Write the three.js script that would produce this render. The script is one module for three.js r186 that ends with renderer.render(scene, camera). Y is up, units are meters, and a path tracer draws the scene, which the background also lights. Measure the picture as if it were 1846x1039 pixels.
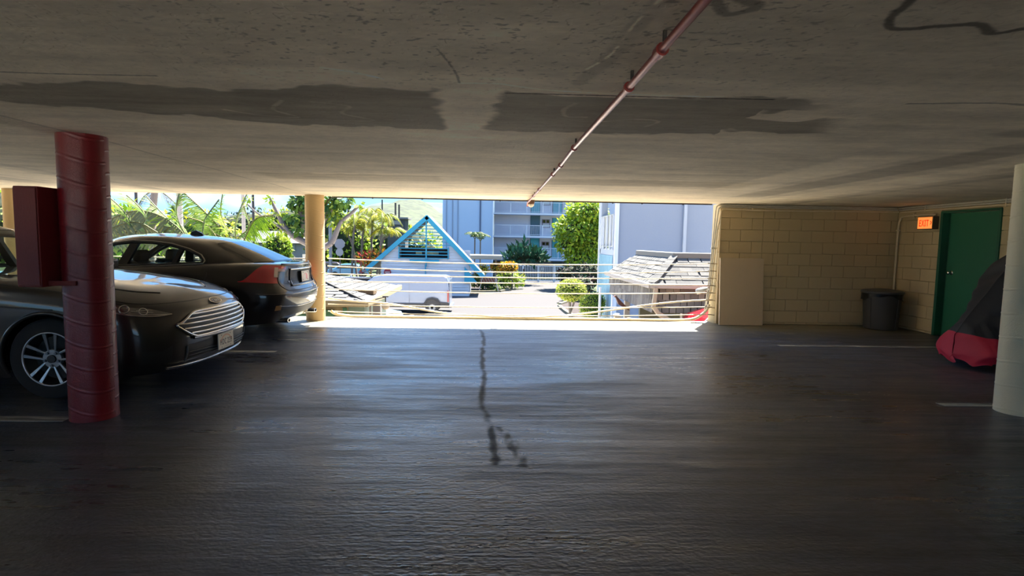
import * as THREE from 'three';
import { mergeGeometries, mergeVertices, toCreasedNormals } from 'three/addons/utils/BufferGeometryUtils.js';
import { RoundedBoxGeometry } from 'three/addons/geometries/RoundedBoxGeometry.js';
import { RectAreaLightUniformsLib } from 'three/addons/lights/RectAreaLightUniformsLib.js';
import { FontLoader } from 'three/addons/loaders/FontLoader.js';
import { TextGeometry } from 'three/addons/geometries/TextGeometry.js';

// ---------------------------------------------------------------- camera, sky, sun, exposure
const scene = new THREE.Scene();
const EYE = 1.357;
const camera = new THREE.PerspectiveCamera(2 * Math.atan(519.5 / 995.87) * 180 / Math.PI, 1846 / 1039, 0.1, 9000);
camera.position.set(0, EYE, 0);
camera.rotation.order = 'YXZ';
camera.rotation.set(-0.08401, -0.0346, 0.01738);
const renderer = new THREE.WebGLRenderer({ antialias: true });
renderer.toneMapping = THREE.LinearToneMapping;
renderer.toneMappingExposure = 7.2;
renderer.shadowMap.enabled = true;
RectAreaLightUniformsLib.init();

// value noise
function mulberry(a) { return () => { a = (a + 0x6d2b79f5) | 0; let t = Math.imul(a ^ (a >>> 15), 1 | a); t = (t + Math.imul(t ^ (t >>> 7), 61 | t)) ^ t; return ((t ^ (t >>> 14)) >>> 0) / 4294967296; }; }
const PERM = (() => { const r = mulberry(11), p = new Float32Array(65536); for (let i = 0; i < 65536; i++) p[i] = r(); return p; })();
const hsh = (x, y) => PERM[((x * 73 + y * 1931 + ((x * y) & 511) * 17) & 65535)];
function vnoise(x, y) {
  const xi = Math.floor(x), yi = Math.floor(y), fx = x - xi, fy = y - yi, u = fx * fx * (3 - 2 * fx), v = fy * fy * (3 - 2 * fy);
  const a = hsh(xi, yi), b = hsh(xi + 1, yi), c = hsh(xi, yi + 1), d = hsh(xi + 1, yi + 1);
  return a + (b - a) * u + (c - a) * v + (a - b - c + d) * u * v;
}
function fbm(x, y, o = 4) { let s = 0, a = 0.5, n = 0; for (let i = 0; i < o; i++) { s += a * vnoise(x, y); n += a; a *= 0.5; x = x * 2.03 + 17.3; y = y * 2.03 + 5.1; } return s / n; }
const smooth = (a, b, x) => { const t = Math.min(1, Math.max(0, (x - a) / (b - a))); return t * t * (3 - 2 * t); };
const lerp = (a, b, t) => a + (b - a) * t;

// sky: clear blue, paler to the horizon, a few soft clouds
{
  const W = 1024, H = 512, data = new Float32Array(W * H * 4);
  for (let j = 0; j < H; j++) {
    const el = ((j + 0.5) / H - 0.5) * Math.PI, up = Math.max(0, Math.sin(el));
    for (let i = 0; i < W; i++) {
      const az = (i / W) * Math.PI * 2, t = Math.pow(up, 0.42);
      let r = lerp(0.098, 0.055, t), g = lerp(0.195, 0.15, t), b = lerp(0.262, 0.37, t);
      if (el > 0) {
        const k = 1 / (0.18 + up), cx = Math.cos(az) * Math.cos(el) * k * 1.6 + 9, cy = Math.sin(az) * Math.cos(el) * k * 1.6 + 4;
        const c = smooth(0.5, 0.78, fbm(cx, cy, 5)) * smooth(0, 0.08, up) * 0.6;
        r = lerp(r, 0.34, c); g = lerp(g, 0.36, c); b = lerp(b, 0.38, c);
      } else { r = 0.098; g = 0.18; b = 0.235; }
      const o = (j * W + i) * 4; data[o] = r; data[o + 1] = g; data[o + 2] = b; data[o + 3] = 1;
    }
  }
  const sky = new THREE.DataTexture(data, W, H, THREE.RGBAFormat, THREE.FloatType);
  sky.mapping = THREE.EquirectangularReflectionMapping; sky.magFilter = THREE.LinearFilter; sky.needsUpdate = true;
  scene.background = sky; scene.environment = sky;
  scene.backgroundIntensity = 1; scene.environmentIntensity = 1;
}
const sun = new THREE.DirectionalLight(new THREE.Color(1, 0.93, 0.8), 6.0);
sun.position.set(0.6 * 30, 2.057 * 30, -0.95 * 30 - 20); sun.target.position.set(0, 0, -20);
sun.castShadow = true;
Object.assign(sun.shadow.camera, { left: -60, right: 60, top: 60, bottom: -60, near: 1, far: 160 });
sun.shadow.mapSize.set(4096, 4096);
scene.add(sun, sun.target);

// ---------------------------------------------------------------- helpers
const V = (x, y, d) => new THREE.Vector3(x, y, -d);          // d: metres ahead of the camera's standpoint
const used = {};
function numbered(n) { const k = used[n] = (used[n] ?? -1) + 1; return k ? n + '_' + String(k).padStart(3, '0') : n; }
function tag(o, label, category, group, kind) { if (label) o.userData.label = label; if (category) o.userData.category = category; if (group) o.userData.group = group; if (kind) o.userData.kind = kind; return o; }
function thing(name, label, category, pos = V(0, 0, 0), turn = 0, group) {
  const o = new THREE.Group(); o.name = numbered(name); o.position.copy(pos); o.rotation.y = turn; scene.add(o); return tag(o, label, category, group);
}
function mesh(name, geo, mat, parent = scene) {
  const g = Array.isArray(geo) ? join(geo) : geo;
  const m = new THREE.Mesh(g, mat); m.name = parent === scene ? numbered(name) : name; m.castShadow = m.receiveShadow = true; parent.add(m); return m;
}
function join(list) {
  return list.length === 1 ? list[0] : mergeGeometries(list.map((g) => { g = g.index ? g.toNonIndexed() : g; for (const k of Object.keys(g.attributes)) if (!['position', 'normal', 'uv'].includes(k)) g.deleteAttribute(k); return g; }));
}
const struct = (name, geo, mat, parent = scene) => { const m = mesh(name, geo, mat, parent); if (parent === scene) m.userData.kind = 'structure'; return m; };
const box = (w, h, l, x = 0, y = 0, d = 0) => new THREE.BoxGeometry(w, h, l).translate(x, y, -d);
const rbox = (w, h, l, r, x = 0, y = 0, d = 0, s = 2) => new RoundedBoxGeometry(w, h, l, s, r).translate(x, y, -d);
const cyl = (r0, r1, h, n = 16, x = 0, y = 0, d = 0) => new THREE.CylinderGeometry(r0, r1, h, n).translate(x, y, -d);
function tube(pts, r, n = 8, tension = 0.5, seg) {
  const c = new THREE.CatmullRomCurve3(pts, false, 'catmullrom', tension);
  return new THREE.TubeGeometry(c, seg ?? Math.max(1, (pts.length - 1) * 6), r, n);
}
function rod(a, b, r, n = 8, r2 = r) {
  const l = a.distanceTo(b), g = new THREE.CylinderGeometry(r2, r, l, n), q = new THREE.Quaternion().setFromUnitVectors(new THREE.Vector3(0, 1, 0), b.clone().sub(a).normalize());
  return g.applyQuaternion(q).translate((a.x + b.x) / 2, (a.y + b.y) / 2, (a.z + b.z) / 2);
}
function bar(a, b, w, h, up = new THREE.Vector3(0, 1, 0)) {      // rectangular bar from a to b
  const l = a.distanceTo(b), z = b.clone().sub(a).normalize(), x = up.clone().cross(z).normalize(), y = z.clone().cross(x);
  return new THREE.BoxGeometry(w, h, l).applyMatrix4(new THREE.Matrix4().makeBasis(x, y, z)).translate((a.x + b.x) / 2, (a.y + b.y) / 2, (a.z + b.z) / 2);
}
function poly(pts, holes) { const s = new THREE.Shape(pts.map(([x, y]) => new THREE.Vector2(x, y))); if (holes) for (const h of holes) s.holes.push(new THREE.Path(h.map(([x, y]) => new THREE.Vector2(x, y)))); return s; }
const prism = (pts, depth, bevel = 0, holes) => new THREE.ExtrudeGeometry(poly(pts, holes), bevel ? { depth: depth - 2 * bevel, bevelEnabled: true, bevelThickness: bevel, bevelSize: bevel, bevelOffset: -bevel, bevelSegments: 2 } : { depth, bevelEnabled: false });
function quadGeo(list) {                                           // list of [a,b,c,d] Vector3 quads
  const p = [], uv = [];
  for (const [a, b, c, d] of list) { for (const q of [a, b, c, a, c, d]) p.push(q.x, q.y, q.z); uv.push(0, 0, 1, 0, 1, 1, 0, 0, 1, 1, 0, 1); }
  const g = new THREE.BufferGeometry(); g.setAttribute('position', new THREE.Float32BufferAttribute(p, 3)); g.setAttribute('uv', new THREE.Float32BufferAttribute(uv, 2)); g.computeVertexNormals(); return g;
}
function metric(g) {                                               // uv in metres from the dominant axis
  g = g.index ? g.toNonIndexed() : g; const p = g.attributes.position, n = p.count, uv = new Float32Array(n * 2), a = new THREE.Vector3(), b = new THREE.Vector3(), c = new THREE.Vector3();
  for (let i = 0; i < n; i += 3) {
    a.fromBufferAttribute(p, i); b.fromBufferAttribute(p, i + 1).sub(a); c.fromBufferAttribute(p, i + 2).sub(a); b.cross(c);
    const ax = Math.abs(b.x), ay = Math.abs(b.y), az = Math.abs(b.z);
    for (let k = i; k < i + 3; k++) { const x = p.getX(k), y = p.getY(k), z = p.getZ(k); uv[2 * k] = ax > ay && ax > az ? -z : x; uv[2 * k + 1] = ay >= ax && ay >= az ? -z : y; }
  }
  g.setAttribute('uv', new THREE.BufferAttribute(uv, 2)); return g;
}
// textures
function dataTex(n, m, f, srgb = false, ch = 3) {                  // f(i, j) -> value or [r, g, b] in 0..1
  const d = new Uint8Array(n * m * 4);
  for (let j = 0; j < m; j++) for (let i = 0; i < n; i++) { const v = f(i, j), o = (j * n + i) * 4; if (typeof v === 'number') d[o] = d[o + 1] = d[o + 2] = v * 255; else { d[o] = v[0] * 255; d[o + 1] = v[1] * 255; d[o + 2] = v[2] * 255; } d[o + 3] = 255; }
  const t = new THREE.DataTexture(d, n, m); t.wrapS = t.wrapT = THREE.RepeatWrapping; t.magFilter = THREE.LinearFilter; if (srgb) t.colorSpace = THREE.SRGBColorSpace; t.needsUpdate = true; return t;
}
function rep(t, w, h, ox = 0, oy = 0) { const c = t.clone(); c.repeat.set(1 / w, 1 / h); c.offset.set(ox, oy); c.needsUpdate = true; return c; }
// tiling noise: sample fbm on a wrapped blend
const tile = (f) => (u, v) => { const a = f(u, v), b = f(u - 1, v), c = f(u, v - 1), d = f(u - 1, v - 1), x = smooth(0, 1, u), y = smooth(0, 1, v); return (a * (1 - x) + b * x) * (1 - y) + (c * (1 - x) + d * x) * y; };
const GRAIN = dataTex(512, 512, (() => { const f = tile((u, v) => 0.6 * fbm(u * 60 + 100, v * 60 + 100, 3) + 0.4 * fbm(u * 9 + 50, v * 9 + 50, 3)); return (i, j) => f(i / 512, j / 512); })());
const col = (r, g, b) => new THREE.Color(r, g, b);                  // linear values
const std = (c, rough = 0.8, o = {}) => new THREE.MeshStandardMaterial({ color: c instanceof THREE.Color ? c : new THREE.Color(c), roughness: rough, ...o });
const phys = (c, rough = 0.4, o = {}) => new THREE.MeshPhysicalMaterial({ color: c instanceof THREE.Color ? c : new THREE.Color(c), roughness: rough, ...o });
const rough = (c, r = 0.85, s = 0.6, depth = 0.002, o = {}) => std(c, r, { bumpMap: rep(GRAIN, s, s), bumpScale: depth, ...o });
// canvas in metres: x0..x1 across, d0..d1 ahead (or up)
function canvasTex(w, h, draw, srgb = true) {
  const c = document.createElement('canvas'); c.width = w; c.height = h; const g = c.getContext('2d'); draw(g, w, h);
  const t = new THREE.CanvasTexture(c); t.wrapS = t.wrapT = THREE.RepeatWrapping; if (srgb) t.colorSpace = THREE.SRGBColorSpace; return t;
}
// ---------------------------------------------------------------- garage: slabs, walls, columns
const H = 2.057, EDGE = 9.42, WALLD = 9.35, WALLX = 6.95;
const s2l = (c) => Math.pow(c / 255, 2.2);
// concrete ceiling, drawn in metres: x -5..5, d 0..10
const ceilMap = dataTex(2048, 2048, (i, j) => {
  const x = i / 204.8 - 5, d = j / 204.8;
  const wx = x + 0.05 * (fbm(x * 3, d * 14, 3) - 0.5), wd = d + 0.22 * (fbm(x * 1.6 + 7, d * 3, 3) - 0.5) + 0.1 * (fbm(x * 9, d * 9 + 3, 2) - 0.5);
  let L = 0.8 + 0.28 * (fbm(x * 0.7, d * 1.1, 3) - 0.5) + 0.28 * (fbm(x * 1.2 + 3, d * 9, 4) - 0.5) + 0.2 * (fbm(x * 3.1 + 9, d * 4.2, 4) - 0.5) + 0.16 * (fbm(x * 22, d * 40, 3) - 0.5);
  let warm = 0;
  const inn = (v, a, b, s = 0.03) => smooth(a - s, a + s, v) * (1 - smooth(b - s, b + s, v));
  // trowelled pale smears beside the long patch
  L += 0.1 * inn(wd, 2.35, 2.7, 0.12) + 0.1 * inn(wd, 3.5, 3.95, 0.1) + 0.05 * inn(wd, 2.95, 3.5, 0.2) * smooth(2.2, 3.2, x);
  // long dark patch across the drive
  const hi = lerp(3.12, 3.56, smooth(-2.6, -0.9, x)), fork = wx > 1.38 ? inn(wd, 3.08, 3.42, 0.015) * (1 - smooth(1.9, 2.12, wx + (3.42 - wd) * 0.4)) + inn(wd, 2.72, 2.9, 0.02) * (1 - smooth(1.45, 1.75, wx)) : 0;
  let band = wx <= 1.38 ? inn(wd, 2.7, hi, 0.02) : fork;
  const gap = inn(wx + 0.07 * (fbm(x * 9, d * 11, 4) - 0.5), -0.3 - (d - 3.1) * 0.05, -0.02 - (d - 3.1) * 0.12, 0.03) * inn(wd, 2.68, 3.62, 0.03);
  band *= 1 - 0.93 * gap;
  L *= 1 - 0.56 * band * (0.85 + 0.3 * fbm(x * 2.2, d * 16, 3)); warm += 0.25 * band;
  L += 0.17 * gap;
  // second brown strip nearer the opening
  const b2 = inn(wd, 6.14, 6.75, 0.03) * inn(wx, -2.6, 3, 0.1) * (1 - 0.8 * inn(wx, -0.62, -0.24, 0.05));
  L *= 1 - 0.24 * b2; warm += 0.5 * b2;
  // strips running towards the opening at the right, and a pale bay on the left of the middle
  L += 0.17 * inn(wx, 2.75, 3.25, 0.05) * inn(d, 4.2, 6.9, 0.15); L *= 1 - 0.33 * inn(wx, 3.42, 3.85, 0.05) * inn(d, 3.6, 8, 0.3);
  L += 0.17 * inn(wx, 4.08, 4.65, 0.06) * inn(d, 4.3, 9.2, 0.2); L *= 1 - 0.22 * smooth(4.75, 4.9, wx) * smooth(3, 4, d);
  L *= 1 - 0.35 * inn(wd, 3.2, 3.4, 0.04) * smooth(2.95, 3.1, x);
  L += 0.04 * inn(wx, -0.63, -0.25, 0.06) * inn(d, 3.7, 6, 0.1);
  // pouring joint between the columns, board lines
  L *= 1 - 0.3 * inn(x + 0.02 * Math.sin(d * 4), -2.96, -2.93, 0.012); L *= 1 - 0.06 * smooth(-2.95, -3, x);
  for (const q of [1.35, 4.9, 5.15, 6.15, 7.35, 8.05, 8.6]) L *= 1 - (q < 2 ? 0.12 : 0.2) * inn(d + 0.01 * (fbm(x * 2, q * 5, 2) - 0.5), q - 0.008, q + 0.008, 0.008) * smooth(0.35, 0.55, fbm(x * 0.8 + q * 7, q, 2));
  // pits and short scratches
  const pit = fbm(x * 40 + d * 14, d * 62, 2); L *= 1 - 0.42 * smooth(0.735, 0.79, pit) * (0.2 + 0.8 * smooth(1.7, 0.6, Math.abs(x - 0.05)) * smooth(2.75, 2.3, d));
  L *= 1 - 0.07 * smooth(0.55, 0.75, fbm(x * 2.5 + 60, d * 2.5, 3));
  L = Math.max(0.05, L); const k = Math.pow(L, 1 / 2.2);
  return [Math.min(1, k * 1.0), Math.min(1, k * (0.952 - 0.02 * warm)), Math.min(1, k * (0.865 - 0.06 * warm))];
}, true);
// strokes that lie on the same slab: old damp trails and pale trowel marks (as a second pass over the same pixels)
{
  const d = ceilMap.image.data, S = 204.8;
  const stroke = (pts, w, f, brk = 0) => {                             // soft-edged, of uneven width
    const c = new THREE.CatmullRomCurve3(pts.map(([x, y]) => new THREE.Vector3(x, y, 0))), n = 700, m = new Map();
    for (let i = 0; i <= n; i++) {
      const p = c.getPoint(i / n), rr = w * (0.55 + 0.9 * fbm(p.x * 14 + 30, p.y * 14 + 30, 3)) * S, R = Math.ceil(rr + 1.5), thin = 1 - brk * smooth(0.4, 0.6, fbm(p.x * 11, p.y * 23 + 9, 2));
      for (let b = -R; b <= R; b++) for (let a = -R; a <= R; a++) {
        const X = (p.x + 5) * S, Y = p.y * S, I = Math.round(X) + a, J = Math.round(Y) + b; if (I < 0 || J < 0 || I > 2047 || J > 2047) continue;
        const e = thin * smooth(rr + 1, rr * 0.55 - 0.3, Math.hypot(I - X, J - Y) + 1.6 * (fbm(I / 3, J / 3, 2) - 0.5)), k = J * 2048 + I; if (e > (m.get(k) ?? 0)) m.set(k, e);
      }
    }
    for (const [k, e] of m) for (let q = 0; q < 3; q++) d[k * 4 + q] = Math.min(255, d[k * 4 + q] * lerp(1, f, e));
  };
  stroke([[1.13, 1.5], [1.17, 1.59], [1.2, 1.71], [1.27, 1.79], [1.4, 1.755], [1.5, 1.735], [1.61, 1.8], [1.68, 1.75], [2, 1.7]], 0.016, 0.55);
  stroke([[0.62, 1.62], [0.7, 1.72], [0.76, 1.66], [0.68, 1.6], [0.86, 1.52]], 0.022, 0.72);
  stroke([[-0.22, 2.1], [-0.2, 2.2], [-0.17, 2.4], [-0.165, 2.53]], 0.003, 0.7);
  stroke([[-0.72, 2.36], [-0.6, 2.42], [-0.5, 2.5]], 0.008, 1.15, 0.5);
  stroke([[-0.17, 2.54], [0, 2.53], [0.2, 2.6], [0.5, 2.64], [1.3, 2.65]], 0.008, 1.16, 0.4);
  stroke([[0.05, 2.68], [0.5, 2.68], [1, 2.68], [1.33, 2.67]], 0.007, 0.4);
  stroke([[-1.5, 3.18], [-1.35, 3.3], [-1.15, 3.33], [-1.22, 3.15], [-1.1, 2.94]], 0.014, 1.22, 0.5);
  stroke([[-0.95, 2.95], [-0.78, 3.02], [-0.86, 3.2], [-0.72, 3.36], [-0.95, 3.4]], 0.014, 1.2, 0.5);
  stroke([[0.4, 2.84], [0.36, 2.98], [0.4, 3.14], [0.5, 3.14]], 0.014, 1.22, 0.5);
  stroke([[0.62, 3.24], [0.8, 3.16], [0.93, 3.2], [0.9, 3.35]], 0.014, 1.2, 0.5);
  stroke([[-2.7, 2.52], [-2.3, 2.55], [-1.9, 2.56], [-1.5, 2.55]], 0.009, 0.72);
  stroke([[0.5, 1.5], [0.45, 1.8], [0.43, 2.12], [0.36, 2.49]], 0.045, 0.9, 0.5);
  stroke([[0.49, 1.5], [0.44, 1.8], [0.42, 2.12], [0.36, 2.3]], 0.005, 1.3, 0.9);
  stroke([[2.0, 2.68], [2.4, 2.63], [2.7, 2.66], [3.4, 2.55]], 0.014, 0.75);
  ceilMap.needsUpdate = true;
}
const ceilBump = dataTex(1024, 1024, (() => { const f = tile((u, v) => 0.5 * fbm(u * 24 + 40, v * 70 + 40, 3) + 0.5 * fbm(u * 90 + 90, v * 120 + 90, 2)); return (i, j) => { const u = i / 1024, v = j / 1024, p = f(u, v); return Math.max(0, p - 0.6 * smooth(0.66, 0.74, fbm(u * 70 + 3, v * 70 + 9, 2))); }; })());
ceilMap.repeat.set(1 / 10, 1 / 10); ceilMap.offset.set(0.5, 0);
const matCeil = std(0xffffff, 0.86, { map: ceilMap, bumpMap: rep(ceilBump, 2, 2), bumpScale: 0.0025 });
const XL = -15, XR = 11, DB = -8.5;
struct('ceiling', metric(box(XR - XL, 0.24, EDGE - DB, (XL + XR) / 2, H + 0.12, (EDGE + DB) / 2)), matCeil);

// concrete deck, brushed from side to side; x -5..5, d 0..10
const crackAt = (x, d) => {                                            // long wandering crack down the middle with a forked end
  const cx = -0.1 + 0.1 * (fbm(3, d * 2.2, 3) - 0.5) - 0.08 * smooth(7, 8.3, d) + 0.13 * smooth(5, 3.6, d), n = 0.03 * fbm(x * 20, d * 12, 2) - 0.012;
  const crack = d > 3.25 && d < 8.35 ? (1 - smooth(0.0, 0.045, Math.abs(x - cx) + n)) * smooth(0.3, 0.62, 0.6 * fbm(d * 3.4, 9, 3) + 0.5 * fbm(x * 14, d * 7, 2) + 0.08) : 0;
  const fan = d > 3.22 && d < 3.95 ? 0.7 * (1 - smooth(0.0, 0.07, Math.abs(x - 0.06 - (3.95 - d) * 0.2) + 0.1 * fbm(x * 34, d * 9, 2) - 0.035)) : 0;
  return Math.max(crack, fan);
};
const floorTone = (x, d) => {
  let L = 0.057 + 0.04 * (fbm(x * 0.55 + 4, d * 1.3, 4) - 0.5) + 0.06 * (fbm(x * 1.1, d * 14, 4) - 0.5) + 0.06 * (fbm(x * 24, d * 130, 3) - 0.5);
  L *= 1 - 0.85 * crackAt(x, d);
  const jr = 3.95 - 0.45 * smooth(7.4, 2.2, d) * smooth(7.4, 2.2, d) + 0.15 * (fbm(d * 0.9, 3, 2) - 0.5); L *= 1 - 0.4 * (1 - smooth(0.01, 0.05, Math.abs(x - lerp(jr, 2.32, smooth(4.3, 2.9, d))) + 0.03 * fbm(x * 12, d * 12, 2) - 0.012)) * (d < 7.5 ? 1 : 0);
  L *= 1 - 0.35 * smooth(0.58, 0.72, fbm(x * 0.5 + 20, d * 1.7 + 3, 4)) ;
  L = lerp(L, 0.15 + 0.9 * (L - 0.06), smooth(8.1, 8.75, d + 0.25 * (fbm(x * 2, d * 3, 3) - 0.5)));  // deck edge painted paler where sunlight falls, to strengthen its bounce
  L *= 1 + 0.13 * smooth(0.72, 0.84, fbm(x * 4.2 + 9, d * 26, 3)) * smooth(3, 1.5, Math.abs(x));
  return Math.max(0.02, L);
};
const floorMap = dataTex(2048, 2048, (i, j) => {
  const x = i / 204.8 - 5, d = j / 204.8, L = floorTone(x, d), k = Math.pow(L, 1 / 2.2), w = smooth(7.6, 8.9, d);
  return [k * (0.87 + 0.17 * w), k * (0.98 + 0.005 * w), k * (1.22 - 0.43 * w)];  // bluish base; warm sunlight tint painted in towards the deck edge
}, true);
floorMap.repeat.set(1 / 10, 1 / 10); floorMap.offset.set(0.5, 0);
const floorRough = dataTex(1024, 1024, (i, j) => {
  const x = i / 102.4 - 5, d = j / 102.4, worn = smooth(0.3, 0.74, fbm(x * 0.7 + 11, d * 1.6 + 2, 5) * 0.4 + fbm(x * 1.4 + 5, d * 11, 4) * 0.36 + fbm(x * 2 + 5, d * 42, 3) * 0.24);
  return Math.min(1, 0.25 + 0.29 * worn + 0.14 * (fbm(x * 9, d * 40, 3) - 0.5) + 0.14 * smooth(3, 5, Math.abs(x)) + 0.42 * crackAt(x, d));
});
floorRough.repeat.set(1 / 10, 1 / 10); floorRough.offset.set(0.5, 0);
const floorBump = dataTex(1024, 1024, (() => { const f = tile((u, v) => 0.45 * fbm(u * 7 + 40, v * 150 + 6 * fbm(u * 3 + 7, v * 4 + 7, 2) + 40, 4) + 0.55 * fbm(u * 110 + 90, v * 190 + 90, 3)); return (i, j) => f(i / 1024, j / 1024); })());
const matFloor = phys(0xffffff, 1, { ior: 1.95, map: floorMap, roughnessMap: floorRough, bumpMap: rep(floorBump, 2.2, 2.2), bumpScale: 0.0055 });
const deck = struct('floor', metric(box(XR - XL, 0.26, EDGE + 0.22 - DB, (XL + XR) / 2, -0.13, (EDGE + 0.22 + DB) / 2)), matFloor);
const matLine = std(0xffffff, 0.75, { map: dataTex(512, 64, (i, j) => { const t = smooth(0.35, 0.6, fbm(i / 22, j / 9, 4)); const k = lerp(0.45, 0.72, t); return [k, k, k * 0.97]; }, true) });
for (const [x0, x1, d, w] of [[-9.5, -3.1, 4.06, 0.1], [-8.8, -2.57, 6.56, 0.1], [3.92, 7.4, 7.34, 0.09], [3.92, 9, 4.6, 0.09]]) mesh('painted_line', box(x1 - x0, 0.004, w, (x0 + x1) / 2, 0.002, d), matLine, deck);

// painted block walls: mortar core with every block its own piece
const blockMats = [0, 1, 2].map((k) => rough(col(0.61 + 0.012 * k, 0.47 + 0.009 * k, 0.26 + 0.006 * k), 0.72, 0.5, 0.003));
const matMortar = rough(col(0.5, 0.4, 0.22), 0.9, 0.4, 0.002);
function blockGeo(w, h, t = 0.03, b = 0.0035) {                        // front face towards +z, chamfered edges
  const x = w / 2, y = h / 2, P = (a, c, z) => new THREE.Vector3(a, c, z), o = [P(-x, -y, 0), P(x, -y, 0), P(x, y, 0), P(-x, y, 0)], m = [P(-x, -y, t - b), P(x, -y, t - b), P(x, y, t - b), P(-x, y, t - b)], f = [P(-x + b, -y + b, t), P(x - b, -y + b, t), P(x - b, y - b, t), P(-x + b, y - b, t)], q = [f];
  for (let i = 0; i < 4; i++) { const k = (i + 1) % 4; q.push([o[i], o[k], m[k], m[i]], [m[i], m[k], f[k], f[i]]); }
  return metric(quadGeo(q));
}
const blockCache = {};
function blockWall(wall, joints, y0, y1, place, turn, seed) {         // joints: ascending positions along the wall
  for (let i = 0; i + 1 < joints.length; i++) {
    const w = joints[i + 1] - joints[i] - 0.005, h = y1 - y0 - 0.0055; if (w < 0.02) continue;
    const key = w.toFixed(3) + '_' + h.toFixed(3), g = blockCache[key] ??= blockGeo(w, h);
    const m = mesh('block', g, blockMats[(i * 7 + seed * 5 + ((i * seed) % 4)) % 3], wall), [x, d] = place((joints[i] + joints[i + 1]) / 2);
    m.position.set(x, (y0 + y1) / 2, -d); m.rotation.y = turn;
  }
}
const X0 = 3.84, CY = 0.198, Y1 = 1.823;
const zx = (q) => 3.842 + (q - 58) * 0.002372;
{ // end wall right of the opening
  const w = struct('wall_back', metric(box(XR - X0, H, 0.27, (XR + X0) / 2, H / 2, WALLD + 0.165)), matMortar);
  const odd = [40, 134, 298, 377, 495, 660, 825, 990, 1155, 1320, 1369].map(zx), even = [40, 215, 378, 460, 573, 737, 900, 1065, 1230, 1369].map(zx);
  odd[0] = even[0] = X0;
  for (let r = -1; r < 10; r++) { const top = r < 0 ? H : Y1 - CY * r, bot = r < 0 ? Y1 : Math.max(0.004, Y1 - CY * (r + 1)); blockWall(w, r & 1 ? even : odd, bot, top, (q) => [q, WALLD + 0.03], 0, r + 2); }
}
{ // side wall with the door
  const D0 = 7.13, w = struct('wall_right', metric(join([box(0.27, H, WALLD - 8.42, WALLX + 0.165, H / 2, (WALLD + 8.42) / 2), box(0.27, H, 7.4 - D0, WALLX + 0.165, H / 2, (7.4 + D0) / 2), box(0.27, H - 1.93, 1.02, WALLX + 0.165, (H + 1.93) / 2, 7.91)])), matMortar);
  for (let r = -1; r < 10; r++) {
    const top = r < 0 ? H : Y1 - CY * r, bot = r < 0 ? Y1 : Math.max(0.004, Y1 - CY * (r + 1)), o = r & 1 ? 0.39 : 0.2;
    const far = [8.42]; for (let q = WALLD - o - 0.39 * 2; q < WALLD; q += 0.39) if (q > 8.5) far.push(q); far.push(WALLD);
    blockWall(w, far, bot, top, (q) => [WALLX + 0.03, q], -Math.PI / 2, r + 3);
    blockWall(w, [D0, 7.4], bot, top, (q) => [WALLX + 0.03, q], -Math.PI / 2, r + 4);
  }
  struct('wall_recess', metric(join([box(XR - WALLX - 0.3, H, 0.2, (XR + WALLX + 0.3) / 2, H / 2, D0 + 0.1), box(0.2, H, D0 - DB, 9.6, H / 2, (D0 + DB) / 2)])), rough(col(0.36, 0.31, 0.19), 0.85));
}
struct('wall_left', metric(box(0.25, 0.95, EDGE - DB, XL + 0.125, 0.475, (EDGE + DB) / 2)), matMortar);
struct('wall_rear', metric(join([box(XR - XL, 0.5, 0.2, (XL + XR) / 2, 0.25, DB + 0.1), box(6, H, 0.25, XR - 3, H / 2, DB + 0.125)])), matMortar);

// door
{
  const t = new THREE.Group(); t.name = 'door_1'; t.userData.kind = 'structure'; scene.add(t);
  const g1 = rough(col(0.02, 0.17, 0.085), 0.45, 0.5, 0.0012), g2 = rough(col(0.014, 0.125, 0.062), 0.45, 0.5, 0.001);
  mesh('door_leaf', rbox(0.045, 1.9, 0.9, 0.006, WALLX + 0.095, 0.955, 7.87), g1, t);
  mesh('door_frame', [rbox(0.16, 1.925, 0.05, 0.005, WALLX + 0.06, 0.9625, 8.393), rbox(0.06, 1.92, 0.03, 0.004, WALLX + 0.12, 0.96, 8.345), rbox(0.16, 1.925, 0.04, 0.005, WALLX + 0.06, 0.9625, 7.4), rbox(0.16, 0.03, 1.03, 0.005, WALLX + 0.06, 1.925, 7.9)], g2, t);
  const knob = std(col(0.75, 0.7, 0.62), 0.22, { metalness: 1 });
  const lathe = new THREE.LatheGeometry([[0.0001, 0], [0.03, 0], [0.032, 0.006], [0.013, 0.012], [0.012, 0.032], [0.022, 0.038], [0.028, 0.052], [0.023, 0.066], [0.0001, 0.07]].map(([a, b]) => new THREE.Vector2(a, b)), 20).rotateZ(Math.PI / 2).translate(WALLX + 0.072, 0.995, -8.23);
  mesh('door_knob', lathe, knob, t);
}

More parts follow.
